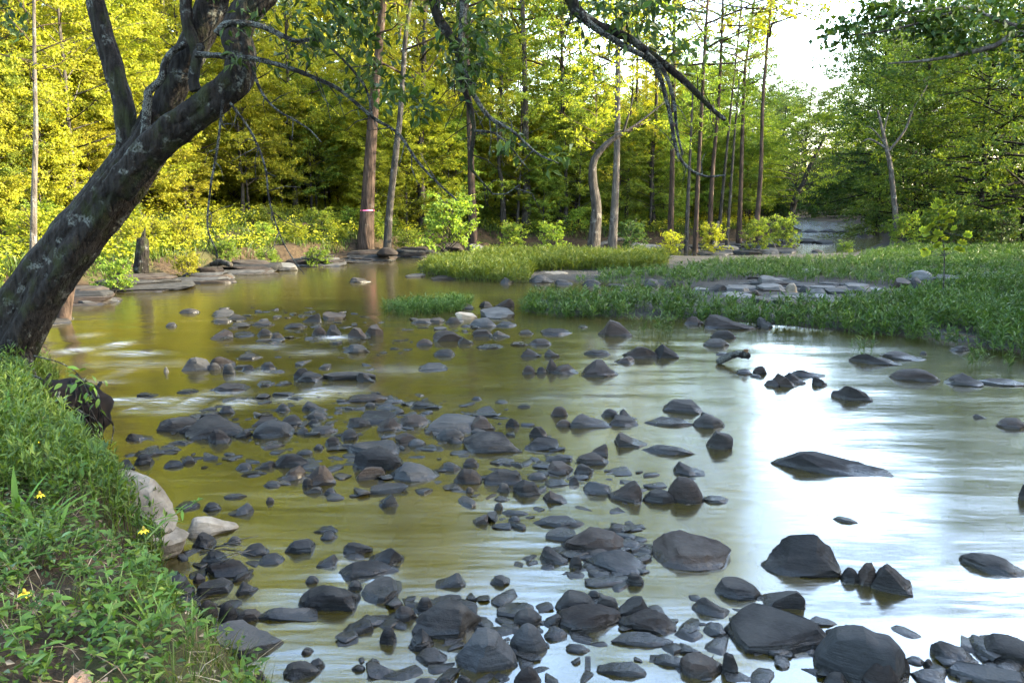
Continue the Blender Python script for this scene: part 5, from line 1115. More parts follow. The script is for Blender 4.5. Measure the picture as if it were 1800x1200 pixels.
# leafy trees of the wood behind, scattered through its depth
pts = []
tries = 0
LB = np.array(LEFT_BANK)
while len(pts) < 175 and tries < 9000:
    tries += 1
    y = rng.uniform(22, 82); x = rng.uniform(-.78 * y - 3, .44 * y)
    P = np.array([[x, y]])
    if not inside(P, LEFT_POLY)[0]: continue
    d = seg_dist(P, LB)[0]
    smin = 5.5 if x < -5 else 2.2
    if d < smin: continue
    if any((x - a) ** 2 + (y - b) ** 2 < (1.0 + .025 * y) ** 2 for a, b, _ in pts): continue
    pts.append((x, y, d))
front_l, deep_l, back_l, thin_l = [], [], [], []
for i, (x, y, d) in enumerate(pts):
    k = rng.choice(['under0', 'under1', 'under2', 'under0', 'under1', 'airy0', 'airy1'])
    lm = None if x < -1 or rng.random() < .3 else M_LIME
    deep = d > 14
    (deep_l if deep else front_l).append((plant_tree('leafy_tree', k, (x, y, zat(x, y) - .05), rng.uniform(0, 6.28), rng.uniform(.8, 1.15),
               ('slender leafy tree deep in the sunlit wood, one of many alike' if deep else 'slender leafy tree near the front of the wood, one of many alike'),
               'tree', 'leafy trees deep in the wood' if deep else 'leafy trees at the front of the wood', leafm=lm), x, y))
# canopy trees whose crowns close high above the frame
for i, (x, y) in enumerate([(-20, 22), (-15, 13), (-17, 17), (-11.5, 7), (-25, 29)]):
    plant_tree('canopy_tree', 'canopy%d' % (i % 2), (x, y, zat(x, y) - .05), i * 1.1, 1 + .1 * math.sin(i * 5), 'tall tree beside the leaning tree, its crown closing over the river outside the frame', 'tree', 'canopy trees over the river bend')
# the tall back of the wood
for i in range(30):
    y = rng.uniform(37, 66); x = -.72 * y - 3 + (i + rng.random()) / 30 * (.78 * y)
    if not inside(np.array([[x, y]]), LEFT_POLY)[0] or seg_dist(np.array([[x, y]]), LB)[0] < 7: continue
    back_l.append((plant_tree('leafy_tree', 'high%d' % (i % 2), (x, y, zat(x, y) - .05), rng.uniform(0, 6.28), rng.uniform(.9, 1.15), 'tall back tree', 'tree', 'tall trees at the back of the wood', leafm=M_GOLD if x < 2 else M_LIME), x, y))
# young trees and brush along the front of the wood
young, brush = [], []
for i in range(1800):
    y = rng.uniform(19, 56); x = rng.uniform(-.72 * y, .36 * y); P1 = np.array([[x, y]])
    if not inside(P1, LEFT_POLY)[0]: continue
    d = seg_dist(P1, LB)[0]
    if -10.5 < 1400 * x / y / 58 < -4.6 and d < 7.5: continue
    if d < (4.5 if x < -6 else 2.0) or d > 11 or len(young) > 96: continue
    if any((x - a) ** 2 + (y - b) ** 2 < 1.9 for _, a, b in young): continue
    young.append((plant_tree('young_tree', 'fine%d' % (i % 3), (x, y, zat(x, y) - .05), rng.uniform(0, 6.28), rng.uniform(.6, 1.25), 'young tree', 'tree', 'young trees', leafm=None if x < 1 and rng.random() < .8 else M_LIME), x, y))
for i in range(1500):
    y = rng.uniform(30, 72); x = rng.uniform(-.72 * y, .30 * y); P1 = np.array([[x, y]])
    if not inside(P1, LEFT_POLY)[0]: continue
    d = seg_dist(P1, LB)[0]
    if d < 9 or d > 34 or len(brush) > 90: continue
    if any((x - a) ** 2 + (y - b) ** 2 < 2.6 for _, a, b in brush): continue
    t, l, c = PROTO['bush%d' % (i % 3)]
    r = root('brush', (x, y, zat(x, y) - .05), 'brush', 'shrub', 'brush on the floor of the wood'); r.rotation_euler = (0, 0, i); k_ = rng.uniform(1.2, 2.3); r.scale = (k_,) * 3
    link('stems', l, r); f = link('foliage', c, r)
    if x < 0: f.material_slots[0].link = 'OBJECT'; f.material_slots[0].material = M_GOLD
    brush.append((r, x, y))
for i in range(500):
    y = rng.uniform(54, 98); x = y * rng.uniform(.20, .345)
    if len(brush) > 130 or not inside(np.array([[x, y]]), LEFT_POLY)[0]: continue
    r = root('brush', (x, y, zat(x, y) - .05), 'bush on the far left shore of the channel, one of many alike', 'shrub', 'bushes on the far left shore of the channel'); r.rotation_euler = (0, 0, i); k_ = rng.uniform(1.2, 2.3); r.scale = (k_,) * 3
    t, l, c = PROTO['bush%d' % (i % 3)]; link('stems', l, r); f = link('foliage', c, r); f.material_slots[0].link = 'OBJECT'; f.material_slots[0].material = M_DEEP
    brush.append(None)
for i in range(400):
    y = rng.uniform(72, 125); x = rng.uniform(14, 52)
    if len(brush) > 175 or not inside(np.array([[x, y]]), RIGHT_POLY)[0] or x / y > .46: continue
    r = root('brush', (x, y, zat(x, y) - .05), 'shaded bush at the far end of the channel, one of many alike', 'shrub', 'bushes at the far end of the channel'); r.rotation_euler = (0, 0, i); k_ = rng.uniform(2, 3.2); r.scale = (k_,) * 3
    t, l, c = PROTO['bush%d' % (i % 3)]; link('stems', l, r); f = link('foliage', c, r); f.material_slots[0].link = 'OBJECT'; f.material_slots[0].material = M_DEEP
    brush.append(None)
brush = [b_ for b_ in brush if b_]
name_by_landmark(young, 'young fine-leaved tree', 'young trees', 3)
name_by_landmark(brush, 'brushy shrub inside the wood', 'brush', 2)
# bare thin trunks in the shade under them
thin = MB(); tube(thin, catmull([(0, 0, -.3), (.1, 0, 3), (0, .1, 6.5), (.25, .1, 11)], 4), 1, .4, 8, .06)
thin_me = {}
for i, (x, y, w) in enumerate(FAR_TRUNK_SPOTS):
    x0, y0 = x, y
    key = round(w, 2)
    if key not in thin_me:
        m_ = MB(); tube(m_, catmull([(0, 0, -.3), (.12, 0, 3), (-.05, .1, 6.5), (.3, .1, 12)], 4), key * 1.1, key * .4, 8, .06, flare=.3)
        thin_me[key] = m_.mesh('trunk', M_PINE if i % 3 else M_GREY)
    t = root('tree', (x0, y0, zat(x0, y0)), 'thin bare trunk standing in the shade inside the wood, one of many alike', 'tree', 'thin trunks in the shade of the wood')
    thin_l.append((t, x, y)); t.rotation_euler = (rng.uniform(-.04, .04), rng.uniform(-.05, .05), rng.uniform(0, 6.28))
    link('trunk', thin_me[key], t)
    for nm, me in (('limbs', PROTO['tallcrown%d' % (i % 2)][1]), ('crown', PROTO['tallcrown%d' % (i % 2)][2])):
        o = link(nm, me, t, (0, 0, 8.0)); o.scale = (1.3,) * 3; o.rotation_euler = (0, 0, i)

name_by_landmark(front_l, 'slender leafy front tree', 'leafy front trees', 3)
name_by_landmark(deep_l, 'leafy tree deep in the wood', 'deep trees', 3)
name_by_landmark(back_l, 'tall tree behind the wood', 'back trees', 2)
name_by_landmark(thin_l, 'thin bare shaded trunk', 'thin trunks', 3)
# right bank
for i, (x, y, H, sc, kind, label) in enumerate(RIGHT_TREES):
    plant_tree('broad_tree', 'round%d' % (i % 2), (x, y, max(zat(x, y), 0)), i * 1.9, H / 12.5, label, 'tree', 'trees of the right bank', leafm=M_GREEN if i in (0, 1, 2, 3) else None)
for i, (x, y, H) in enumerate([(16, 1, 12), (17, 6, 12), (18.5, 10, 11.5), (20.5, 14, 11), (23, 18, 10.5), (26, 22, 11), (16, -4, 13), (15, -9, 14), (13, -15, 14), (22, 3, 13), (22, -3, 14), (24, 9, 12), (27, 14, 12), (30, 19, 12), (21, -9, 14), (19, -16, 15), (29, 4, 14), (28, -5, 15), (32, 11, 13)]):
    plant_tree('broad_tree', 'round%d' % (i % 2), (x, y, zat(x, y)), i * 2.2, H / 12.5, 'dense tree of the near right bank, standing beside the water outside the frame', 'tree', 'near trees of the right bank')
far_l = []
for i, (x, y, H) in enumerate([(x, y, min(H, 2.3 + y * (.105 if x / y < .42 else .155))) for x, y, H in [(34, 42, 15), (38, 52, 16), (31, 62, 15), (36, 74, 15), (29, 88, 14), (22, 104, 14), (14, 112, 13), (44, 40, 16), (48, 60, 17), (33, 110, 15), (4, 118, 13), (24, 122, 15), (42, 90, 16), (30, 98, 14), (36, 100, 15), (27, 112, 15), (20, 116, 14), (33, 84, 13), (10, 122, 15), (38, 116, 17), (26, 132, 16), (16, 130, 16), (45, 105, 17), (40, 66, 15), (46, 75, 17), (35, 47, 12), (30, 52, 13), (34, 57, 14), (40, 47, 14), (44, 54, 16), (50, 48, 16), (52, 62, 18), (40, 60, 15), (36, 36, 12), (42, 34, 14), (48, 40, 16), (33, 68, 14), (58, 70, 18)]]):
    far_l.append((plant_tree('broad_tree', 'round%d' % (i % 2), (x, y, max(zat(x, y), 0)), i * 1.3, H / 12.5, 'dense green tree far up the channel, one of many alike', 'tree', 'distant trees up the channel'), x, y))
name_by_landmark([q for q in far_l if q[1] / q[2] < .66], 'far green tree', 'far trees', 4, [(1440, 'the far white rock'), (1555, 'the bare dead tree'), (1650, 'the bright sapling'), (1760, 'the overhanging bough'), (1350, 'the sky gap trunk')])

# shrubs
for i, (x, y, s, label) in enumerate(BUSHES):
    r = root('shrub', (x, y, zat(x, y) - .03), label, 'shrub', 'shrubs along the banks')
    r.rotation_euler = (0, 0, i * 1.7); r.scale = (s * (.72 if x < -3 and y < 30 else .95),) * 3
    t, l, c = PROTO['bush%d' % (i % 3)]
    link('stems', l, r); f = link('foliage', c, r)
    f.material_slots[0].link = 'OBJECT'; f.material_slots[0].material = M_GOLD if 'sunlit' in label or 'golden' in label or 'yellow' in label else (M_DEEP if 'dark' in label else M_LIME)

low = []
for i in range(900):
    y = rng.uniform(14, 44); x = rng.uniform(-.66 * y, 8); P1 = np.array([[x, y]])
    if len(low) > 64 or not inside(P1, LEFT_POLY)[0]: continue
    d = seg_dist(P1, LB)[0]
    if -10.3 < 1400 * x / y / 58 < -4.6 and i % 4: continue
    if d < 1.25 or d > 5.5 or any((x - a) ** 2 + (y - b) ** 2 < .9 for _, a, b in low): continue
    r = root('low_shrub', (x, y, zat(x, y) - .05), 'low shrub', 'shrub', 'low shrubs of the far bank'); r.rotation_euler = (0, 0, i); k_ = rng.uniform(.3, .75); r.scale = (k_ * 1.2, k_ * 1.2, k_)
    t, l, c = PROTO['bush%d' % (i % 3)]; link('stems', l, r); f = link('foliage', c, r)
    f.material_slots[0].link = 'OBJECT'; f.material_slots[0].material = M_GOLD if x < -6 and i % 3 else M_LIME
    low.append((r, x, y))
name_by_landmark(low, 'low bank shrub', 'low bank shrubs', 3)
# dead snag on the right
sx, sy, sz = SNAG[0][0][0]
sn = root('dead_tree', (sx, sy, 0), 'bare whitened dead tree with forked broken limbs among green trees', 'dead tree')
for i, (p, a, b) in enumerate(SNAG):
    m_ = MB(); tube(m_, catmull(np.array(p) - np.array([sx, sy, 0]), 5), a, b, 7, .1)
    link('trunk' if i == 0 else 'limb', m_.mesh('limb', M_PALE), sn)

# broken stump on the slope
x, y = STUMP
st = root('stump', (x, y, zat(x, y)), 'short dark broken stump on the sunlit slope', 'stump')
m_ = MB(); tube(m_, [(0, 0, -.2), (.02, 0, .3), (.06, .02, .7), (.1, 0, 1.0)], .17, .13, 10, .15, .08, flare=.3)
link('trunk', m_.mesh('trunk', M_BARK), st)
m_ = MB(); tube(m_, [(.06, .03, .9), (.12, .04, 1.12), (.16, .05, 1.3)], .09, .01, 7, .15)
link('splinter', m_.mesh('splinter', M_BARK), st)

# ------------------------------------------------------------------ the great leaning tree
tr = LEANING_TREE
bx, by, bz = tr['trunk'][0][1]
bz = zat(bx, by); B = np.array([bx, by, bz])
lt = root('leaning_tree', tuple(B), 'great dark leaning tree with mossy lichened trunk forking over the river', 'tree')
m_ = MB(); p, a, b = tr['trunk']
tube(m_, catmull(np.array(p) - B, 22), a, b, 72, .10, .13, 2, flare=.55, ridge=.085)
link('trunk', m_.mesh('trunk', M_BARK), lt)
for nm, key, sd in (('left_limb', 'left', 1), ('middle_limb', 'mid', 2), ('right_limb', 'right', 3)):
    p, a, b = tr[key]; m_ = MB(); tube(m_, catmull(np.array(p) - B, 14), a, b, 36, .12, .09, sd, ridge=.07)
    o = link('limb', m_.mesh('limb', M_BARK), lt)
for k_, (ex, ey) in enumerate(((.5, -.45), (.2, -.75), (-.4, -.8))):
    m_ = MB(); tube(m_, catmull([(.02 + ex * .05, ey * .05, .42), (ex * .3, ey * .3, .1), (ex * .62, ey * .6, -.03), (ex * .95, ey * .9, -.2)], 6), .13, .04, 14, .15, .08, k_, ridge=.06)
    link('root', m_.mesh('root', M_BARK), lt)
def twiggy(m_, p, r, rng2, dens=7, ln=.3):
    c = catmull(p, 6)
    seg = np.linalg.norm(np.diff(c, axis=0), axis=1).sum()
    for k in range(int(seg * dens)):
        i = rng2.randint(2, len(c) - 2); d = nrm(c[i + 1] - c[i] + rng2.normal(0, .6, 3) + np.array([0, 0, -.15])); L_ = ln * rng2.uniform(.4, 1.3)
        mid = c[i] + d * L_ * .5 + rng2.normal(0, .02, 3)
        tube(m_, [c[i], mid, c[i] + d * L_ + np.array([0, 0, -.03])], .006, .002, 4)
rs = np.random.RandomState(4)
for p, a, b in tr['branches']:
    m_ = MB(); q = np.array(p) - B
    tube(m_, catmull(q, 8), a, b, 9, .15, .05, 1); twiggy(m_, q, a, rs)
    link('branch', m_.mesh('branch', M_TWIG if a < .045 else M_BARK), lt)
# hanging leaves: the largest singly, the rest joined
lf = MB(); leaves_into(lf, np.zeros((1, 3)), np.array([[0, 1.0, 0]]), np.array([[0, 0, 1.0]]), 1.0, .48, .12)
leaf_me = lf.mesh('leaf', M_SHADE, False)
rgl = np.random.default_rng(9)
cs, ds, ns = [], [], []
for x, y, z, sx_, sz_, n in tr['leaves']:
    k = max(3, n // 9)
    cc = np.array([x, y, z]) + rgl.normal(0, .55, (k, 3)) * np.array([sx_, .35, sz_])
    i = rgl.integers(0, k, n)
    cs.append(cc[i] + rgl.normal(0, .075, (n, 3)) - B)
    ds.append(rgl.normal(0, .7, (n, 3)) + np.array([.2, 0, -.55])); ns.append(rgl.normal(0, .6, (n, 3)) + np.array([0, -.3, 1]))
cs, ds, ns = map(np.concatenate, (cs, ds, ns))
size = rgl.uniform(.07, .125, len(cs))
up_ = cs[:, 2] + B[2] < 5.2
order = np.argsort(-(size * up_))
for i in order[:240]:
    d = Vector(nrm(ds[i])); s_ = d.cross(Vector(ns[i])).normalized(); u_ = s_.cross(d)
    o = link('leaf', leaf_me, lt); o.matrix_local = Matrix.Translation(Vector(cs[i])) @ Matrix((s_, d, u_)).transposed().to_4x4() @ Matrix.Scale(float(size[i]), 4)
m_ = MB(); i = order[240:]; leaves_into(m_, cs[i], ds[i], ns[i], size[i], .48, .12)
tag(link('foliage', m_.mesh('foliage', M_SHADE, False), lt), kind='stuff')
# second trunk, reddish, behind it
q = np.array(SECOND_TRUNK); x, y = q[0][:2]
b0 = np.array([x, y, zat(x, y)])
s2 = root('tree', tuple(b0), 'reddish sunlit young trunk leaning close behind the great leaning trunk', 'tree')
m_ = MB(); q = q - b0; q[0, 2] = -.2; tube(m_, catmull(q, 6), .11, .06, 10, .1, .05, flare=.4)
link('trunk', m_.mesh('trunk', M_PINE), s2)

# overhanging bough at the top right
bo = BOUGH[3][0][0]
Bz = np.array([bo[0], bo[1], zat(bo[0], bo[1])])
bt = root('overhanging_tree', tuple(Bz), 'tree reaching a leafy bough with pale limbs across the white sky gap', 'tree')
for i, (p, a, b) in enumerate(BOUGH):
    q = np.array(p) - Bz
    if i == 3: q = np.vstack([[q[0][0], q[0][1], -.3], q])
    m_ = MB(); tube(m_, catmull(q, 6), a, b, 8, .1); 
    if i < 3: twiggy(m_, q, a, rs, 3, .5)
    link('trunk' if i == 3 else 'bough', m_.mesh('bough', M_PALE if i < 3 else M_GREY), bt)
cs, ds, ns = [], [], []
for x, y, z, sx_, sz_, n in BOUGH_LEAVES:
    k = max(4, n // 12); cc = np.array([x, y, z]) + rgl.normal(0, .55, (k, 3)) * np.array([sx_, .5, sz_]); i = rgl.integers(0, k, n)
    cs.append(cc[i] + rgl.normal(0, .11, (n, 3)) - Bz); ds.append(rgl.normal(0, .7, (n, 3)) + np.array([-.2, 0, -.3])); ns.append(rgl.normal(0, .5, (n, 3)) + np.array([0, 0, 1]))
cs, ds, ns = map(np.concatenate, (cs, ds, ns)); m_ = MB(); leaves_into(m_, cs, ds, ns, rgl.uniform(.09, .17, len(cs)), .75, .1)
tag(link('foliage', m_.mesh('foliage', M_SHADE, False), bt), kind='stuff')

# bright sapling in the reeds
sb = np.array([SAPLING[0][0], SAPLING[0][1], zat(SAPLING[0][0], SAPLING[0][1])])
sp = root('sapling', tuple(sb), 'young sapling with bright yellow-green leaves standing in the reeds', 'sapling')
q = np.array(SAPLING) - sb; q[0, 2] = -.1
m_ = MB(); tube(m_, catmull(q, 5), .016, .005, 6)
for x, y, z in SAPLING_LEAVES:
    e = np.array([x, y, z]) - sb; j = np.argmin(np.abs(q[:, 2] - (e[2] - .12))); tube(m_, [q[j], (q[j] + e) / 2 + np.array([0, 0, .02]), e], .006, .003, 4)
link('stem', m_.mesh('stem', M_TWIG), sp)
lb_me = MB()
for a_ in (-.9, -.35, .35, .9, 0):
    leaves_into(lb_me, np.zeros((1, 3)), np.array([[math.sin(a_), math.cos(a_), 0]]), np.array([[0, 0, 1.0]]), .9 if abs(a_) < .5 else .65, .6, .06)
lb_me = lb_me.mesh('leaf', M_BRIGHT, False)
for x, y, z in SAPLING_LEAVES:
    o = link('leaf', lb_me, sp, tuple(np.array([x, y, z]) - sb)); s_ = rng.uniform(.13, .23); o.scale = (s_,) * 3; o.rotation_euler = (rng.uniform(.3, 1.3), rng.uniform(-.5, .5), rng.uniform(2, 4.5))

# ------------------------------------------------------------------ reeds, grass, weeds
def blades(mb, P, z, h, w, bend, rng):
    n = len(P); a = rng.uniform(0, 6.28, n); dirv = np.column_stack([np.cos(a), np.sin(a), 0 * a]); a2 = rng.uniform(0, 6.28, n)
    s = np.column_stack([np.cos(a2), np.sin(a2), 0 * a2]); b0 = np.column_stack([P, z])
    out = []
    for f, wf in ((0, 1), (.5, .8), (.85, .45)):
        c = b0 + np.array([0, 0, 1.0]) * (h * f * (1 - .25 * bend * f))[:, None] + dirv * (h * bend * f ** 2)[:, None]
        out += [c - s * (w * wf / 2)[:, None], c + s * (w * wf / 2)[:, None]]
    out.append(b0 + np.array([0, 0, 1.0]) * (h * (1 - .25 * bend))[:, None] + dirv * (h * bend)[:, None])
    v = np.stack(out, 1).reshape(-1, 3); k = np.arange(n)[:, None] * 7
    mb.add(v, np.concatenate([k + np.array([[0, 1, 3, 2]]), k + np.array([[2, 3, 5, 4]])]), k + np.array([[4, 5, 6]]))

def willow(mb, P, z, h, rng, nl=10, L=.13, w=.2):
    """upright stems clothed in narrow leaves"""
    n = len(P); lean = rng.normal(0, .10, (n, 2)); b0 = np.column_stack([P, z]); tip = b0 + np.column_stack([lean * h[:, None], h])
    a2 = rng.uniform(0, 6.28, n); s = np.column_stack([np.cos(a2), np.sin(a2), 0 * a2]) * .004
    k = np.arange(n)[:, None] * 4
    mb.add(np.stack([b0 - s, b0 + s, tip + s * .4, tip - s * .4], 1).reshape(-1, 3), k + np.array([[0, 1, 2, 3]]))
    i = np.repeat(np.arange(n), nl); f = rng.uniform(.22, 1.0, len(i))
    c = b0[i] + (tip - b0)[i] * f[:, None]; az = rng.uniform(0, 6.28, len(i)); el = rng.uniform(.15, 1.1, len(i))
    d = np.column_stack([np.cos(az) * np.cos(el), np.sin(az) * np.cos(el), np.sin(el)])
    leaves_into(mb, c, d, np.array([0, 0, 1.0]) + rng.normal(0, .3, (len(i), 3)), L * rng.uniform(.6, 1.2, len(i)), w, .04)

rg = np.random.default_rng(77)
def reed_bed(name, poly, n, h0, h1, nl, L, w, mat, label, clump=.6, blade=0):
    P = in_poly_points(rg, poly, n)
    nz = noise3(np.column_stack([P, 0 * P[:, 0]]), .8, 2, 3)
    P = P[nz > -clump]; nz = noise3(np.column_stack([P, 0 * P[:, 0]]), .45, 2, 8)
    z = np.maximum(height(P), -.04); h = rg.uniform(h0, h1, len(P)) * (.85 + .25 * nz)
    mb = MB(); willow(mb, P, z, h, rg, nl, L, w)
    if blade:
        Q_ = in_poly_points(rg, poly, blade); blades(mb, Q_, np.maximum(height(Q_), -.04), rg.uniform(h0, h1, blade) * .95, np.full(blade, .012), rg.uniform(.1, .5, blade), rg)
    tag(link(name, mb.mesh(name, mat, False)), label, 'reeds', kind='stuff')
reed_bed('front_reeds', FRONT_REEDS, 4300, .24, .50, 11, .13, .2, M_REED, 'front bed of leafy green water plants growing out of the shallows', .38)
reed_bed('mid_reeds', MID_REEDS, 6500, .12, .34, 8, .14, .18, M_REED, 'broad green reed meadow beyond the gravel bar', .3, 2600)
reed_bed('back_reeds', BACK_REEDS, 5000, .28, .52, 8, .18, .14, M_REEDY, 'yellow-green reed island across the still pool', .9, 4000)
reed_bed('small_reeds', SMALL_REEDS, 420, .2, .36, 9, .11, .18, M_REED, 'small reed tuft at the upstream edge of the cobble bar', .7)
# stray stems standing in the water at the edge
P = np.array([(6.2, 10.6), (6.35, 10.5), (7.0, 10.2), (7.1, 10.3), (4.9, 11.2), (5.0, 11.1), (6.55, 10.35), (2.35, 13.0), (2.5, 12.9), (2.45, 13.1), (2.62, 12.95), (2.2, 13.1)])
P = np.repeat(P, 4, 0) + rg.normal(0, .09, (48, 2))
mb = MB(); willow(mb, P, np.full(48, -.03), rg.uniform(.22, .42, 48), rg, 9, .12, .2)
tag(link('edge_reeds', mb.mesh('edge_reeds', M_REED, False)), 'stray leafy stems standing in the water before the reed bed', 'reeds', kind='stuff')

# far bank grass and undergrowth
def bank_points(n, x0, x1, y0, y1, dmin, dmax, thin_=None):
    P = np.column_stack([rg.uniform(x0, x1, n), rg.uniform(y0, y1, n)])
    P = P[inside(P, LEFT_POLY)]; d = seg_dist(P, LB); P = P[(d > dmin) & (d < dmax)]
    if thin_ is not None: P = P[noise3(np.column_stack([P, 0 * P[:, 0]]), .7, 2, 6) > thin_]
    return P
P = bank_points(190000, -26, 14, 12, 52, .95, 7.0, -.45)
mb = MB(); n = len(P)
blades(mb, P, height(P) - .02, rg.uniform(.14, .36, n) * (1 + .7 * np.clip(noise3(np.column_stack([P, 0 * P[:, 0]]), .9, 2, 11), 0, 1)), np.full(n, .032), rg.uniform(.2, .8, n), rg)
tag(link('bank_grass', mb.mesh('bank_grass', M_REEDY, False)), 'sunlit grass covering the far bank', kind='stuff')
P = bank_points(52000, -34, 14, 12, 62, 1.2, 26, -.1)
mb = MB(); n = len(P); z = height(P); h = rg.uniform(.12, .55, n)
i = np.repeat(np.arange(n), 7)
c = np.column_stack([P[i], z[i] + h[i] * rg.uniform(.3, 1, len(i))]) + rg.normal(0, .10, (len(i), 3))
leaves_into(mb, c, rg.normal(0, 1, (len(i), 3)) * np.array([1, 1, .4]), np.array([0, 0, 1.0]) + rg.normal(0, .4, (len(i), 3)), rg.uniform(.07, .15, len(i)), .6)
tag(link('undergrowth', mb.mesh('undergrowth', M_GOLD, False)), 'leafy undergrowth on the floor of the wood', kind='stuff')
# right bank undergrowth below the trees
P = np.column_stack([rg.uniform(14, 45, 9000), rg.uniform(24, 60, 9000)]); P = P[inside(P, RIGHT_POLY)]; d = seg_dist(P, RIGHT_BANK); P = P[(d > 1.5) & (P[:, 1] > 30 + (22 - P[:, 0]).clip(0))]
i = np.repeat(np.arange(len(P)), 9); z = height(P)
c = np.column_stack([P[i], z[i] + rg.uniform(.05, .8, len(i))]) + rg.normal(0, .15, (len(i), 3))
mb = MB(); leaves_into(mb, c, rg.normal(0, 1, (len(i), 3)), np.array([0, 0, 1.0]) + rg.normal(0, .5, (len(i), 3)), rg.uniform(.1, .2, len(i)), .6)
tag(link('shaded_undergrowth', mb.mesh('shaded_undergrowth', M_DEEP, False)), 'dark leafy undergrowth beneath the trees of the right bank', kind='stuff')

# near bank cover
def near_pts(n, dmin, dmax, y0=1.6, y1=10.5, thin_=None, off=0):
    P = np.column_stack([rg.uniform(-9, 1.0, n), rg.uniform(y0, y1, n)])
    P = P[inside(P, LEFT_POLY)]; d = seg_dist(P, LB); P = P[(d > dmin) & (d < dmax)]
    P = P[(np.abs(P[:, 0]) < .75 * P[:, 1] + .6)]
    if thin_ is not None: P = P[noise3(np.column_stack([P, 0 * P[:, 0]]), 1.6, 2, off) > thin_]
    return P
mb = MB()
P = near_pts(90000, .05, 3.6, thin_=.02, off=2); n = len(P)
blades(mb, P, height(P) - .01, rg.uniform(.05, .17, n) * (1 + .1 * P[:, 1]), rg.uniform(.003, .007, n), rg.uniform(.3, 1.0, n), rg)
tag(link('bank_turf', mb.mesh('bank_turf', M_GRASS, False)), 'short fine grass of the near bank', kind='stuff')
mb = MB(); P = near_pts(15000, .0, 3.6, thin_=-.22, off=5); n = len(P)
z = height(P); i = np.repeat(np.arange(n), 9); h = rg.uniform(.04, .15, n) * (1 + .09 * P[:, 1])
c = np.column_stack([P[i], z[i] + h[i] * rg.uniform(.3, 1.0, len(i))]) + rg.normal(0, .025, (len(i), 3))
leaves_into(mb, c, rg.normal(0, 1, (len(i), 3)) * np.array([1, 1, .4]), np.array([0, 0, 1.0]) + rg.normal(0, .35, (len(i), 3)), rg.uniform(.02, .055, len(i)), .5)
tag(link('ground_cover', mb.mesh('ground_cover', M_WEED, False)), 'low leafy weeds matting the near bank', kind='stuff')
# taller feathery weeds below the leaning tree
P = near_pts(16000, .0, 2.6, 4.4, 9.4, -.7, 9); n = len(P)
mb = MB(); willow(mb, P, height(P) - .02, rg.uniform(.18, .42, n), rg, 12, .07, .24)
tag(link('bank_weeds', mb.mesh('bank_weeds', M_WEED, False)), 'tall feathery weeds at the foot of the leaning tree', kind='stuff')
# dry stalks and litter
P = near_pts(14000, .05, 3.2); n = len(P); mb = MB()
blades(mb, P, height(P) + .01, rg.uniform(.04, .14, n), np.full(n, .004), rg.uniform(1.0, 2.4, n), rg)
i = np.arange(0, n, 2); leaves_into(mb, np.column_stack([P[i], height(P[i]) + .015]), rg.normal(0, 1, (len(i), 3)) * np.array([1, 1, .15]), np.array([0, 0, 1.0]) + rg.normal(0, .3, (len(i), 3)), rg.uniform(.02, .05, len(i)), .5)
M_DRY = leaf_mat('dry_litter', (.10, .07, .04), (.2, .145, .085), (.32, .26, .17), .15, .7, (1, .9, .7))
tag(link('litter', mb.mesh('litter', M_DRY, False)), 'dry stalks and leaf litter on the near bank', kind='stuff')

# single plants on the near bank
def leaf_shape(L, w, mat, fold=.12):
    m_ = MB(); v, q = [], []
    prof = ((0, .05), (.25, .8), (.5, 1), (.75, .7), (1, .02)); 
    for t, ww in prof:
        zc = -.25 * t * t * L
        v += [(-ww * w / 2 * L, t * L, zc + fold * ww * w * L), (0, t * L, zc), (ww * w / 2 * L, t * L, zc + fold * ww * w * L)]
    for k in range(4):
        a = k * 3; q += [(a, a + 1, a + 4, a + 3), (a + 1, a + 2, a + 5, a + 4)]
    m_.add(v, q); return m_.mesh('leaf', mat, True)
weed_leaf = leaf_shape(1, .42, M_WEED); blade_leaf = leaf_shape(1, .10, M_BLADE); dead_leaf = leaf_shape(1, .75, plain_mat('dead_leaf', (.13, .07, .04), (.25, .16, .10)), .35)
stem_mat = plain_mat('green_stem', (.06, .10, .025), (.10, .14, .04))
WL = ['in the front corner of the bank', 'by the water at the bank edge', 'on the bare soil patch', 'below the tan boulder', 'at the foot of the leaning tree', 'beside the broad grass blades']
for i, (x, y, h, n, L) in enumerate(WEEDS):
    z = zat(x, y)
    wh = 4 if y > 5.2 else (5 if y > 3.9 else (0 if y < 3.0 else 2 if x < -1.9 else 1))
    r = root('weed', (x, y, z), 'leafy green weed %s, one of several alike' % WL[wh], 'weed', 'leafy weeds ' + WL[wh])
    m_ = MB(); tips = []
    for s in range(rng.choice((2, 3, 3, 4))):
        a = rng.uniform(0, 6.28); e = np.array([math.cos(a) * .3 * h, math.sin(a) * .3 * h, h * rng.uniform(.8, 1.15)])
        tube(m_, [(0, 0, -.03), e * .5 + np.array([0, 0, .01]), e], .0035, .002, 5); tips.append(e)
    link('stem', m_.mesh('stem', stem_mat), r)
    for j in range(n):
        e = tips[j % len(tips)]; f = .3 + .7 * (j // len(tips) + 1) / (n / len(tips) + 1)
        o = link('leaf', weed_leaf, r, tuple(e * f)); s = L * rng.uniform(.7, 1.2); o.scale = (s,) * 3
        o.rotation_euler = (rng.uniform(-.1, .75), rng.uniform(-.3, .3), j * 2.4 + rng.uniform(-.4, .4))
BL = ['broad-bladed grass clump with yellow-green arching blades on the bank', 'broad-bladed grass clump at the very left edge beside another', 'smaller broad-bladed clump just right of the arching one', 'tall broad blades at the left edge below the leaning tree', 'low broad-bladed clump below the arching one', 'fine grass tuft at the water edge near the bottom', 'broad-bladed clump behind the arching one']
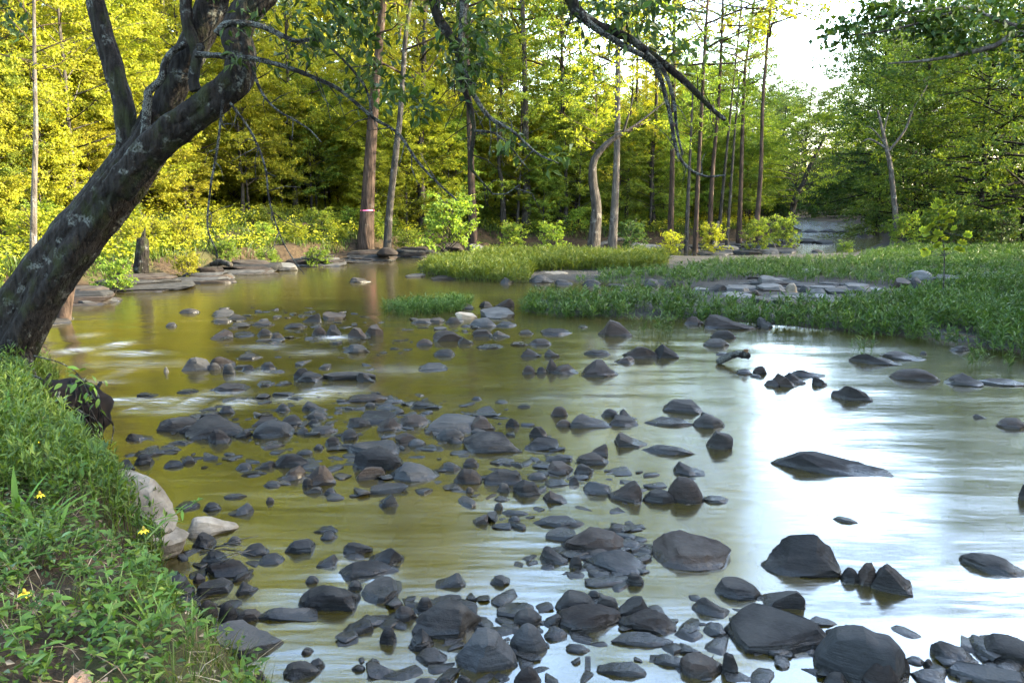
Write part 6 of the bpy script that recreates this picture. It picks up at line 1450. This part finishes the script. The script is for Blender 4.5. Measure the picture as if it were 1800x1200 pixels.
for i, (x, y, n, L) in enumerate(BLADES):
    r = root('grass_clump', (x, y, zat(x, y) - .01), BL[i], 'grass', 'broad-bladed grass clumps')
    for j in range(n):
        o = link('blade', blade_leaf, r); s = L * rng.uniform(.6, 1.15); o.scale = (s * (.55 if i == 5 else 1.1),  s, s); o.rotation_euler = (rng.uniform(.5, 1.35), 0, rng.uniform(0, 6.28))
pet = MB(); leaves_into(pet, np.zeros((1, 3)), np.array([[0, 1.0, 0]]), np.array([[0, 0, 1.0]]), 1, .4, .05)
pet = pet.mesh('petal', plain_mat('yellow_petal', (.75, .52, .02), (.85, .6, .03)), False)
FL = ['yellow flower with drooping petals low in the front of the bank', 'yellow flower half hidden under a broad grass blade', 'small yellow flower beside the cracked tan slab', 'small yellow flower farther back near the exposed roots']
for i, (x, y, z) in enumerate(FLOWERS):
    z0 = zat(x, y); z = max(z, z0 + .1)
    r = root('flower', (x, y, z0), FL[i], 'flower', 'yellow flowers on the bank')
    m_ = MB(); tube(m_, [(0, .02, -.02), (.01, .01, (z - z0) * .5), (0, 0, z - z0)], .003, .002, 5); link('stem', m_.mesh('stem', stem_mat), r)
    m_ = MB(); tube(m_, [(0, 0, z - z0 - .004), (0, 0, z - z0 + .008), (0, 0, z - z0 + .016)], .010, .005, 8); link('flower_centre', m_.mesh('flower_centre', plain_mat('flower_eye', (.12, .10, .02), (.3, .2, .02))), r)
    for j in range(8):
        o = link('petal', pet, r, (0, 0, z - z0)); o.scale = (.034,) * 3; o.rotation_euler = (-.45, 0, j * .785)
for i, (x, y) in enumerate(DEAD_LEAVES):
    o = link('dead_leaf', dead_leaf, loc=(x, y, zat(x, y) + .03)); s = .10 if i == 0 else .05; o.scale = (s,) * 3; o.rotation_euler = (rng.uniform(-.2, .4), rng.uniform(-.4, .4), rng.uniform(0, 6))
    tag(o, 'large curled brown dead leaf in the front corner of the bank' if i == 0 else 'small dry brown leaf fallen on the near bank, one of several alike', 'dead leaf', None if i == 0 else 'small dead leaves on the near bank')

# sprig hanging over the water, goldenrod, roots, twigs, driftwood
q = np.array(SPRIG); b0 = q[0].copy()
r = root('hanging_sprig', tuple(b0), 'thin leafy sprig hanging from the bank over the golden water', 'sprig')
m_ = MB(); tube(m_, catmull(q - b0, 5), .007, .003, 5); link('stem', m_.mesh('stem', M_TWIG), r)
for j in range(34):
    t = rng.uniform(.45, 1) * 4; p0 = q[int(t)] + (q[min(int(t) + 1, 4)] - q[int(t)]) * (t % 1) - b0
    o = link('leaf', weed_leaf, r, tuple(p0 + np.array([rng.gauss(0, .06), rng.gauss(0, .05), rng.gauss(0, .06)]))); s = rng.uniform(.06, .1); o.scale = (s,) * 3; o.rotation_euler = (rng.uniform(-1.2, .4), rng.uniform(-.6, .6), rng.uniform(0, 6.28))
q = np.array(GOLDENROD); b0 = q[0].copy()
r = root('goldenrod', tuple(b0), 'long leaning stem with a yellowing tip beside the tan boulder', 'plant')
m_ = MB(); tube(m_, catmull(q - b0, 5), .006, .002, 5); link('stem', m_.mesh('stem', stem_mat), r)
for j in range(22):
    t = rng.uniform(.15, 1) * 4; p0 = q[int(t)] + (q[min(int(t) + 1, 4)] - q[int(t)]) * (t % 1) - b0
    o = link('leaf', blade_leaf if t < 2.6 else weed_leaf, r, tuple(p0)); s = rng.uniform(.08, .13) if t < 2.6 else rng.uniform(.02, .035); o.scale = (s * 1.6 if t < 2.6 else s, s, s); o.rotation_euler = (rng.uniform(-.2, 1.2), 0, rng.uniform(0, 6.28))
x, y = ROOT_MASS
r = root('root_tangle', (x, y, .1), 'tangle of dark exposed roots hanging from the eroded bank edge', 'roots')
for j in range(34):
    a = rng.uniform(-.35, .45); z0 = rng.uniform(.15, .5)
    pts_ = [(a - .1 + rng.gauss(0, .08), .15 + rng.gauss(0, .1), z0 + .12), (a + rng.gauss(0, .06), -.05 + rng.gauss(0, .06), z0), (a + .08 + rng.gauss(0, .08), -.12 + rng.gauss(0, .06), z0 * .4), (a + .1 + rng.gauss(0, .1), -.1, -.12)]
    m_ = MB(); tube(m_, catmull(pts_, 5), rng.uniform(.006, .02), .003, 6, .2); link('root', m_.mesh('root', M_BARK if j % 4 else M_TWIG), r)
m_ = MB(); v, Q = CS[9]; v = v * np.array([.42, .26, .30]); v = v + nrm(v) * (noise3(v, 6, 3)[:, None] * .06); m_.add(v + np.array([0, .1, .2]), Q); link('soil_clod', m_.mesh('soil_clod', plain_mat('dark_soil', (.003, .0024, .0018), (.009, .0065, .005), 12, .95)), r)
q = np.array(TWIG_ARC[0]); b0 = q[-1].copy()
r = root('arched_twig', tuple(b0), 'thin arched twig springing from the rusty rock at the edge', 'twig')
m_ = MB(); tube(m_, catmull(q - b0, 6), .005, .006, 5); link('stem', m_.mesh('stem', M_TWIG), r)
x, y = DRIFT
r = root('driftwood', (x, y, .02), 'crusty piece of driftwood with a red leaf, in bright water', 'driftwood')
m_ = MB(); tube(m_, catmull([(-.22, 0, .0), (-.08, .02, .08), (.08, 0, .12), (.2, 0, .10)], 6), .05, .05, 9, .35); link('log', m_.mesh('log', M_TWIG), r)
o = link('leaf', dead_leaf, r, (.16, -.04, .14)); o.scale = (.1,) * 3; o.rotation_euler = (1.0, .3, 2.5)
(x1, y1), (x2, y2) = PLANK
r = root('sunken_log', (x1, y1, .03), 'brown waterlogged log floating along the reed edge near the right', 'log')
m_ = MB(); tube(m_, catmull([(0, 0, 0), ((x2 - x1) / 2, (y2 - y1) / 2, .03), (x2 - x1, y2 - y1, 0)], 5), .06, .05, 8, .2); link('trunk', m_.mesh('log', M_PINE), r)
for i, ((x1, y1), (x2, y2)) in enumerate(DRIFT_LOGS):
    z1, z2 = max(zat(x1, y1), 0) + .05, max(zat(x2, y2), 0) + .15
    r = root('fallen_log', (x1, y1, z1), ['short dead log propped on the slate ledge under the clearing', 'pale broken log on the stones right of the bent pale tree', 'grey broken stump leaning at the edge of the far bank'][i], 'log')
    e = np.array([x2 - x1, y2 - y1, z2 - z1 + (.8 if i == 2 else .15)])
    m_ = MB(); tube(m_, catmull([(0, 0, -.05), e * .5 + np.array([0, 0, .05]), e], 5), .12, .07, 8, .2); link('trunk', m_.mesh('log', M_PALE if i else M_GREY), r)
# dry twigs on the tan slabs
for i, (x, y) in enumerate([(-1.72, 4.5)]):
    r = root('twig_pile', (x, y, .16), 'dry pale twigs caught on the cracked tan slab', 'twigs')
    for j in range(9):
        a = rng.uniform(-.4, .6); m_ = MB(); d = np.array([math.cos(a), math.sin(a), rng.uniform(-.1, .25)]) * rng.uniform(.12, .28); o_ = np.array([rng.gauss(0, .06), rng.gauss(0, .05), rng.uniform(0, .05)])
        tube(m_, [o_ - d * .5, o_ + np.array([0, 0, .01]), o_ + d * .5], .005, .002, 5); link('twig', m_.mesh('twig', M_PALE), r)
